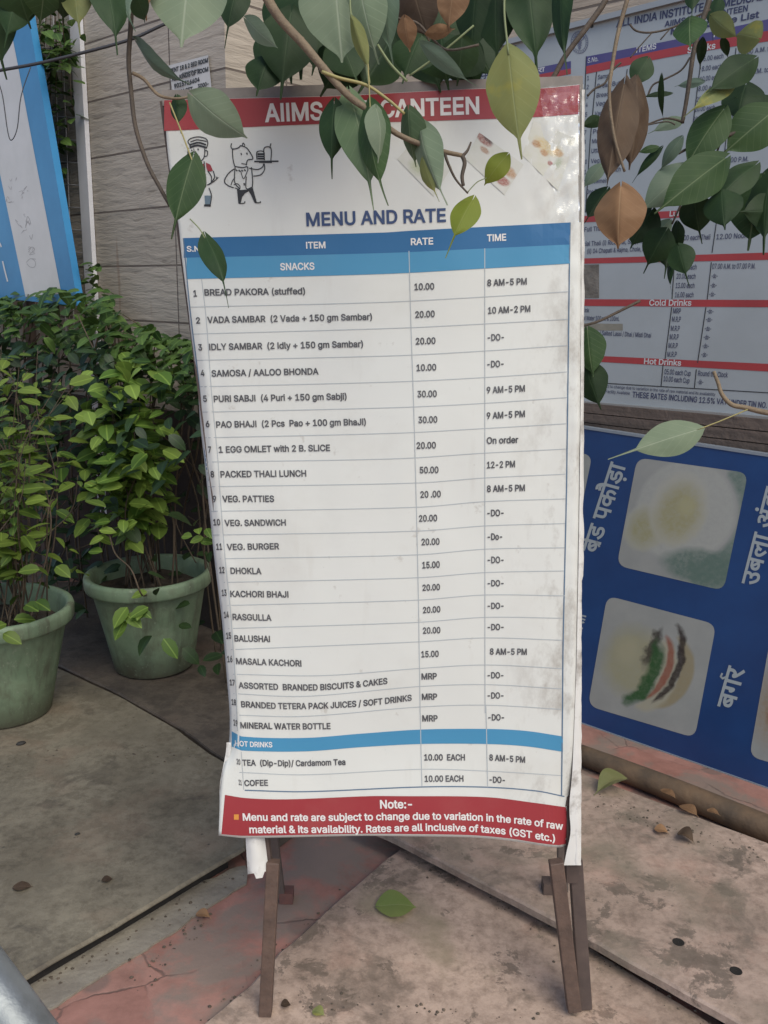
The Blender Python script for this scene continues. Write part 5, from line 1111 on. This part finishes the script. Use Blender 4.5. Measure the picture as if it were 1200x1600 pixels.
leaf(b1, (792, 243), (756, 288), 36, 1.2, 1.21, LYY, .2, .2, .12, .06); twig(b1, [(731, 300), (745, 285), (760, 278)], 1.2, .0007, PETG, 'petiole')
leaf(b1, (738, 313), (696, 398), 44, 1.19, 1.17, LYY, .25, .3, .08, .34)
leaf(b1, (795, 84), (814, 247), 84, 1.16, 1.17, LY, .12, .22, .04, .2)
twig(b1, [(790, -40), (788, 20), (795, 86)], 1.16, .0015, PETG, 'petiole')
# --- brown twig at the left
b2 = thing('peepal_branch', 'slender brown twig hanging left of the stand with one glossy leaf over the cook', 'branch', at(205, 40, 1.25))
twig(b2, [(150, -700), (200, -250), (212, -60), (206, 0), (204, 45), (201, 95), (205, 145), (212, 200), (230, 255), (248, 290), (266, 322)], 1.25, (.0042, .0026), TWD)
twig(b2, [(207, 114), (225, 124), (247, 148), (275, 154), (302, 150)], 1.24, (.0026, .0016), TW); twig(b2, [(265, 160), (285, 210), (301, 253)], 1.23, .0011, PET, 'petiole'); twig(b2, [(297, 342), (312, 358), (320, 372)], 1.23, .0009, PETG, 'petiole')
leaf(b2, (301, 247), (267, 371), 58, 1.23, 1.22, LM, .18, .3, .05, .22, 'dark glossy green leaf with a pale midrib'); leaf(b2, (322, 371), (360, 473), 36, 1.24, 1.2, LD, -.45, .45, .08, .3); leaf(b2, (302, 150), (384, 217), 66, 1.22, 1.24, LP, .2, .2, .1, .06); leaf(b2, (276, 152), (281, 208), 26, 1.25, 1.25, LD, .5, .4, .05, .3); leaf(b2, (213, 64), (285, 136), 22, 1.25, 1.22, LG, .9, .4, .1, .12)
# --- foliage along the top left edge
b3 = thing('peepal_branch', 'dark peepal leaves hanging over the top left corner', 'branch', at(80, -40, 1.2))
twig(b3, [(-700, -800), (-400, -360), (-90, -70), (0, -45), (120, -40), (260, -60)], 1.2, (.012, .004), TWD)
for a in (((-25, -30), (8, 122), 78, LD, .2), ((20, -40), (48, 46), 80, LD, .1), ((70, -45), (62, 50), 66, LM, -.2), ((118, -40), (123, 52), 52, LY, .3), ((100, -40), (98, 44), 50, LD, .2), ((160, -45), (186, 78), 60, LD, -.35), ((180, -35), (206, 42), 44, LG, .35), ((214, -5), (229, 40), 30, LD, -.3), ((35, -30), (5, 72), 60, LD, .3), ((232, -50), (226, 28), 30, LT, .5)):
    leaf(b3, a[0], a[1], a[2], random.uniform(1.15, 1.25), random.uniform(1.15, 1.25), a[3], a[4], .25, .06, .2)
# --- foliage along the top middle
b4 = thing('peepal_branch', 'thick mixed pale and dark leaves hanging above the middle of the menu stand', 'branch', at(560, -50, 1.25))
twig(b4, [(260, -70), (420, -55), (600, -50), (760, -60), (900, -70), (1100, -180), (1500, -520), (1900, -1000)], 1.3, (.006, .012), TWD)
for a in (((298, -60), (283, 68), 122, LP, .1, .08), ((372, -25), (350, 72), 48, LD, .25, .3), ((385, 30), (430, 74), 30, LP, .4, .05), ((455, 20), (438, 152), 92, LD, .1, .2), ((475, -45), (468, 118), 130, LD, .2, .15), ((520, -50), (535, 92), 118, LP, -.1, .05), ((560, -30), (590, 100), 70, LP, .3, .2), ((545, 80), (500, 150), 80, LD, .2, .2), ((610, 60), (560, 148), 84, LD, -.2, .2),
          ((640, -40), (668, 62), 84, LB, .2, .1), ((655, 60), (628, 128), 70, LD, .3, .2), ((712, -30), (700, 48), 50, LT, .3, .1), ((632, 28), (640, 82), 30, LT, .5, .1), ((668, 52), (712, 46), 22, LT, .4, .1), ((662, 70), (742, 136), 26, LG, .5, .2), ((690, 60), (700, 140), 90, LD, .2, .2), ((775, -50), (776, 112), 80, LD, .15, .2), ((822, -45), (842, 128), 76, LD, -.2, .25), ((880, -40), (880, 112), 34, LD, .6, .2), ((745, -20), (735, 100), 60, LD, .3, .2), ((600, -30), (612, 105), 40, LG, .5, .25), ((530, 60), (560, 130), 70, LD, -.3, .15), ((722, 60), (715, 135), 60, LD, -.3, .15), ((420, 90), (400, 148), 60, LD, .3, .15)):
    dd = random.uniform(1.28, 1.42) if a[3] in (LD, LB) else random.uniform(1.2, 1.27)
    leaf(b4, a[0], a[1], a[2], dd, dd+random.uniform(-.03, .03), a[3], a[4], .22, .05, a[5])
rs_ = random.Random(3)
for i in range(15):
    bx, by = rs_.uniform(425, 755), rs_.uniform(-30, 70); ang = rs_.uniform(-.6, .6); ln_ = rs_.uniform(75, 105)
    tx_, ty_ = bx+math.sin(ang)*ln_, min(143, by+math.cos(ang)*ln_); dd = rs_.uniform(1.44, 1.53)
    leaf(b4, (bx, by), (tx_, ty_), rs_.uniform(62, 88), dd, dd, LD, rs_.uniform(-.3, .3), .2, .04, .14)
twig(b4, [(547, -30), (548, 20), (558, 60), (571, 100), (577, 130)], 1.21, (.0012, .0022), PETG, 'petiole'); leaf(b4, (550, 30), (576, 108), 24, 1.2, 1.2, LY, .4, .5, .03, .08, 'yellowish rolled leaf'); twig(b4, [(590, 70), (610, 100), (636, 127)], 1.22, .0018, PETG, 'petiole'); twig(b4, [(740, 40), (690, 82), (640, 118)], 1.26, .0014, PETG, 'petiole'); twig(b4, [(612, 28), (650, 35), (675, 60), (700, 78), (748, 70)], 1.24, .0018, TWD)
twig(b4, [(958, -40), (945, 2), (915, 45), (885, 85), (868, 115), (860, 128)], 1.5, (.0052, .004), TWD)
# --- branch in front of the rate board at the right
b5 = thing('peepal_branch', 'dark leafy peepal branch hanging in front of the white rate board', 'branch', at(1100, 20, 1.85))
twig(b5, [(1300, -700), (1150, -200), (1120, -60), (1108, 0), (1094, 42), (1084, 80), (1078, 120), (1072, 160), (1066, 192)], 1.85, (.007, .004), TWD); twig(b5, [(992, -40), (968, 42), (957, 100), (952, 150), (960, 215), (976, 268)], 1.72, (.0045, .0026), TW); twig(b5, [(1066, 190), (1040, 185), (1010, 195)], 1.85, (.0025, .0015), TWD); twig(b5, [(1230, 150), (1180, 190), (1130, 215), (1090, 225), (1060, 240)], 1.85, (.005, .0025), TWD)
twig(b5, [(984, 38), (994, 48), (1015, 51), (1045, 45), (1075, 32), (1110, 15)], 1.9, .0022, TWD); twig(b5, [(1018, 52), (1000, 72), (985, 90)], 1.9, .0014, TWD); twig(b5, [(1046, 46), (1032, 62)], 1.9, .0014, TWD); twig(b5, [(1078, 90), (1064, 110), (1036, 125), (1020, 133), (1012, 150)], 1.88, .002, TWD); twig(b5, [(918, 150), (930, 138), (945, 130), (955, 112), (970, 98)], 1.8, .0022, TWD); twig(b5, [(1140, 205), (1125, 225), (1110, 262), (1075, 300), (1050, 350)], 1.9, .0022, TWD); twig(b5, [(1055, 195), (1040, 190), (1000, 198)], 1.8, .0015, TWD)
leaf(b5, (1012, 92), (988, 134), 38, 1.78, 1.78, LD, .1, .2, .05, .08); leaf(b5, (975, 132), (948, 288), 62, 1.74, 1.72, LB, .15, .5, .03, .08, 'large dry brown leaf'); leaf(b5, (995, 128), (988, 262), 52, 1.76, 1.75, LB, -.5, .4, .05, .06); leaf(b5, (970, 292), (965, 387), 80, 1.72, 1.72, LT, .1, .45, .06, .06, 'dry tan leaf, folded and curled')
for a in (((1078, 28), (1078, 72), 46, LM, .1, .1), ((1112, 26), (1150, 58), 34, LY, .2, .08), ((1185, 60), (1148, 52), 44, LY, .2, .05), ((1178, 92), (1108, 140), 44, LD, .2, .1), ((1098, 128), (1052, 134), 14, LG, .4, .15), ((1144, 132), (1072, 176), 26, LY, .4, .2), ((1165, 133), (1150, 196), 56, LD, .2, .2), ((1130, 172), (1068, 264), 52, LM, .25, .12), ((1210, 172), (1125, 244), 66, LM, .1, .15), ((1066, 186), (1016, 206), 20, LG, .3, .15), ((1032, 232), (986, 284), 13, LD, .5, .2), ((1028, 230), (996, 238), 12, LM, .3, .1), ((1064, 216), (1030, 266), 22, LG, .35, .1), ((1078, 262), (1002, 328), 52, LG, .15, .1), ((1132, 248), (1028, 328), 62, LM, .1, .12), ((1180, 258), (1108, 322), 40, LD, .35, .12), ((1085, 312), (1096, 382), 48, LD, .2, .3), ((1128, 300), (1132, 356), 54, LD, .1, .1), ((1190, 280), (1168, 388), 78, LM, .15, .15), ((1206, 268), (1190, 392), 60, LD, .3, .2), ((1040, 362), (1004, 428), 46, LD, .15, .25), ((1045, 368), (1040, 432), 46, LD, -.3, .25), ((1060, 385), (1076, 446), 38, LD, .1, .3), ((1046, 345), (1016, 376), 24, LG, .3, .1), ((1050, 400), (1047, 462), 10, LD, .6, .25), ((1058, 348), (1062, 395), 20, LD, .4, .1), ((948, 296), (914, 346), 36, LD, .2, .15), ((1018, 328), (985, 386), 46, LD, .2, .1), ((938, 186), (910, 196), 20, LD, .1, .08), ((940, 258), (912, 292), 24, LG, .2, .1), ((1034, 120), (1034, 190), 9, LD, .6, .1), ((1048, 146), (1004, 150), 9, LD, .5, .1), ((1220, 205), (1150, 150), 60, LD, .2, .1), ((1215, 330), (1160, 330), 50, LD, .2, .1), ((1120, 0), (1112, 60), 26, LD, .4, .3), ((1085, -20), (1080, 22), 26, LD, .3, .2), ((1098, 62), (1092, 110), 16, LD, .5, .2), ((1130, 60), (1138, 95), 14, LD, .5, .2)):
    dd = random.uniform(1.74, 1.95); leaf(b5, a[0], a[1], a[2]*(1.12 if a[2] > 36 else 1), dd, dd+random.uniform(-.05, .05), a[3], a[4], .25, .07, a[5])
# --- bare crooked twig with one pale leaf, lower right
b6 = thing('peepal_branch', 'bare crooked pale twig with a single pale leaf in front of the blue board', 'branch', at(1165, 640, 1.7))
twig(b6, [(1330, 640), (1250, 648), (1200, 645), (1165, 637), (1143, 632), (1128, 616), (1122, 598), (1115, 580)], 1.7, (.006, .0032), TW); twig(b6, [(1168, 640), (1125, 658), (1086, 673)], 1.69, (.0014, .0012), PET, 'petiole'); leaf(b6, (1088, 672), (952, 716), 56, 1.68, 1.66, LP, .15, .28, .04, .3)
# --- two leaves peeping out past the right edge of the stand
b7 = thing('peepal_branch', 'short twig with two green leaves tucked behind the right edge of the stand', 'branch', at(905, 540, 1.75))
twig(b7, [(1000, 470), (940, 500), (905, 515), (890, 560)], 1.78, (.003, .002), TWD); leaf(b7, (918, 516), (926, 588), 50, 1.76, 1.75, LM, .2, .3, .05, .1); leaf(b7, (915, 570), (938, 640), 52, 1.77, 1.76, LD, .2, .3, .05, .14)
# dark cable looping across the top left
mb = MB(); mb.tube([at(x, y, 1.9) for x, y in ((-60, 122), (0, 110), (55, 100), (115, 86), (200, 63), (252, 40), (330, 5), (420, -60))], .0034, 8)
cb = mb.build('cable', mat('black_cable', (0.028, 0.028, 0.034), 0.5), smooth_=True, label='black cable strung across the top left in front of the stone wall', cat='cable', org=at(60, 100, 1.9))
mb = MB(); mb.tube([at(x, y, 1.9) for x, y in ((-6, 118), (4, 150), (12, 205), (18, 219), (27, 200), (33, 150), (48, 105))], .0012, 6); mb.build('loose_wire', mat('black_cable', (0.03, 0.03, 0.03)), cb, smooth_=True)
# steel rail in the near left corner
ax = Vector((80, 110)).normalized(); nx = Vector((-ax.y, ax.x)); c0 = Vector((40, 1545))+nx*46
rl = thing('steel_rail', 'shiny grey steel tube rail cutting the bottom left corner', 'rail', at(c0.x, c0.y, .9))
ea, eb = at(*(c0-ax*330), .98), at(*(c0+ax*330), .82)
mb = MB(); mb.tube([ea, eb], .0296, 32, True, False); mb.build('tube', mat('brushed_steel', (0.30, 0.32, 0.335), 0.5, metal=.75, c2=(0.20, 0.215, 0.225), scale=14, bmp=.15), rl, True)
for o_, e in ((0, ea), (1, eb)):
    mb = MB(); mb.tube([e, Vector((e.x, e.y, 0))], .02, 16, True, False); mb.build('post', mat('brushed_steel', (0.42, 0.44, 0.46)), rl, True)
# leaves and grit on the slabs
def gleaf(name, label, b, t, w, z, m, cat='fallen leaf', curl=.1, fold=.15, roll=0.0, tail=.12):
    B, T_ = gp(*b, z+.004), gp(*t, z+.004)
    o = leaf(None, None, None, w, 0, 0, m, roll, -fold, curl*.6, tail, None, (B, T_)); o.name = name; o.data.name = name
    c = Vector((B.x, B.y, z)); o.data.transform(Matrix.Translation(-c)); o.location = c
    zmin = min(v.co.z for v in o.data.vertices); o.location.z += .0015-zmin-0
    setp(o, label, cat); return o
gleaf('fallen_leaf', 'fresh green heart shaped leaf lying on the front slab under the menu stand', (592, 1418), (650, 1416), .098, .02, mat_leaf('leaf_fresh_fallen', (0.235, 0.31, 0.09), (0.28, 0.34, 0.11), (0.38, 0.42, 0.2), veinamt=.6), 'fallen leaf', .08, .1, 0, .05)
gleaf('fallen_leaf', 'large curled olive brown leaf on the right slab beside the white edged post', (976, 1226), (928, 1242), .075, RZ, mat_leaf('leaf_olive_fallen', (0.14, 0.15, 0.06), (0.20, 0.19, 0.10), (0.25, 0.22, 0.13), veinamt=.4), curl=.2, fold=.5)
gleaf('fallen_leaf', 'brown dry leaf lying beside the wooden pole, nearest the pole', (1034, 1238), (1058, 1250), .03, RZ, LT, curl=.2)
gleaf('fallen_leaf', 'wide pale brown dry leaf just below the middle of the wooden pole', (1064, 1262), (1092, 1276), .045, RZ, LT, curl=.15)
gleaf('fallen_leaf', 'small brown dry leaf, left one of the pair in the middle of the right slab', (1024, 1298), (1046, 1302), .04, RZ, LT, curl=.25)
gleaf('fallen_leaf', 'brown dry leaf with dark back, right one of the pair on the right slab', (1060, 1308), (1086, 1318), .05, RZ, LB, curl=.3, fold=.5)
gleaf('fallen_leaf', 'tiny brown leaf under the right part of the wooden pole', (1106, 1268), (1126, 1274), .028, RZ, LT, curl=.2)
gleaf('fallen_leaf', 'small brown leaf beside the left front leg of the stand', (440, 1572), (456, 1570), .022, .02, LB, curl=.3)
gleaf('fallen_leaf', 'small faded green leaf at the bottom edge of the front slab', (490, 1580), (508, 1586), .028, .02, LY, curl=.2)
gleaf('fallen_leaf', 'orange brown leaf scrap on the red paving between the slabs', (308, 1432), (330, 1434), .03, .003, LT, curl=.3)
gleaf('fallen_leaf', 'flattened dark olive leaf on the left slab near its lower left', (22, 1386), (52, 1384), .035, LZ, LB, curl=.05)
gleaf('fallen_leaf', 'dark leaf scrap in the middle of the left slab', (160, 1376), (177, 1372), .025, LZ, LB, curl=.1)
def pebble(label, px, r, z, m):
    c = gp(*px, z); mb = MB(); mb.lathe(c, [(.0005, 0), (r*.8, .001), (r, r*.3), (r*.75, r*.6), (.0005, r*.75)], 12); o = mb.build('pebble', m, smooth_=True, label=label, cat='pebble', org=c); o.scale = (1.25, .85, 1); o.rotation_euler.z = .6
pebble('dark pebble on the left slab in front of the left flowerpot', (33, 1163), .012, LZ, mat('pebble_dark', (0.03, 0.027, 0.025), 0.8)); pebble('tiny black pebble in the middle of the left slab', (121, 1304), .006, LZ, mat('pebble_dark', (0, 0, 0)))
pebble('small reddish stone chip by the end of the dark slab gap', (352, 1335), .016, .006, mat('brick_chip', (0.16, 0.09, 0.07), 0.85))
# crumbs of grit and dry bits gathered along the slab edges
mb = MB()
for (a, b, z, n) in (((40, 1550), (380, 1370), .006, 70), ((310, 1610), (600, 1352), .002, 60), ((640, 1330), (1150, 1610), .021, 110), ((430, 1560), (860, 1590), .021, 40), ((930, 1250), (1200, 1340), RZ, 90), ((200, 1560), (330, 1420), .002, 40), ((60, 1180), (330, 1180), LZ, 40), ((700, 1480), (1100, 1500), .021, 1)):
    for i in range(n):
        t = random.random(); p = gp(a[0]+(b[0]-a[0])*t+random.gauss(0, 12), a[1]+(b[1]-a[1])*t+random.gauss(0, 9), z); r = random.choice((.0012, .0016, .002, .003, .0042)); q = random.random()*6
        vs = [p+Vector((r*random.uniform(.7, 1.3)*math.cos(q+k*1.257), r*random.uniform(.7, 1.3)*math.sin(q+k*1.257), 0)) for k in range(5)]; mb.add(vs+[p+Vector((0, 0, r*.9))], [(k, (k+1) % 5, 5) for k in range(5)])
mb.build('grit', mat('grit_brown', (0.13, 0.10, 0.075), .9, c2=(0.05, 0.04, 0.03), scale=30), kind='stuff')
if _tc is not None:
    cu_ = _tc.data; bpy.data.objects.remove(_tc); bpy.data.curves.remove(cu_)
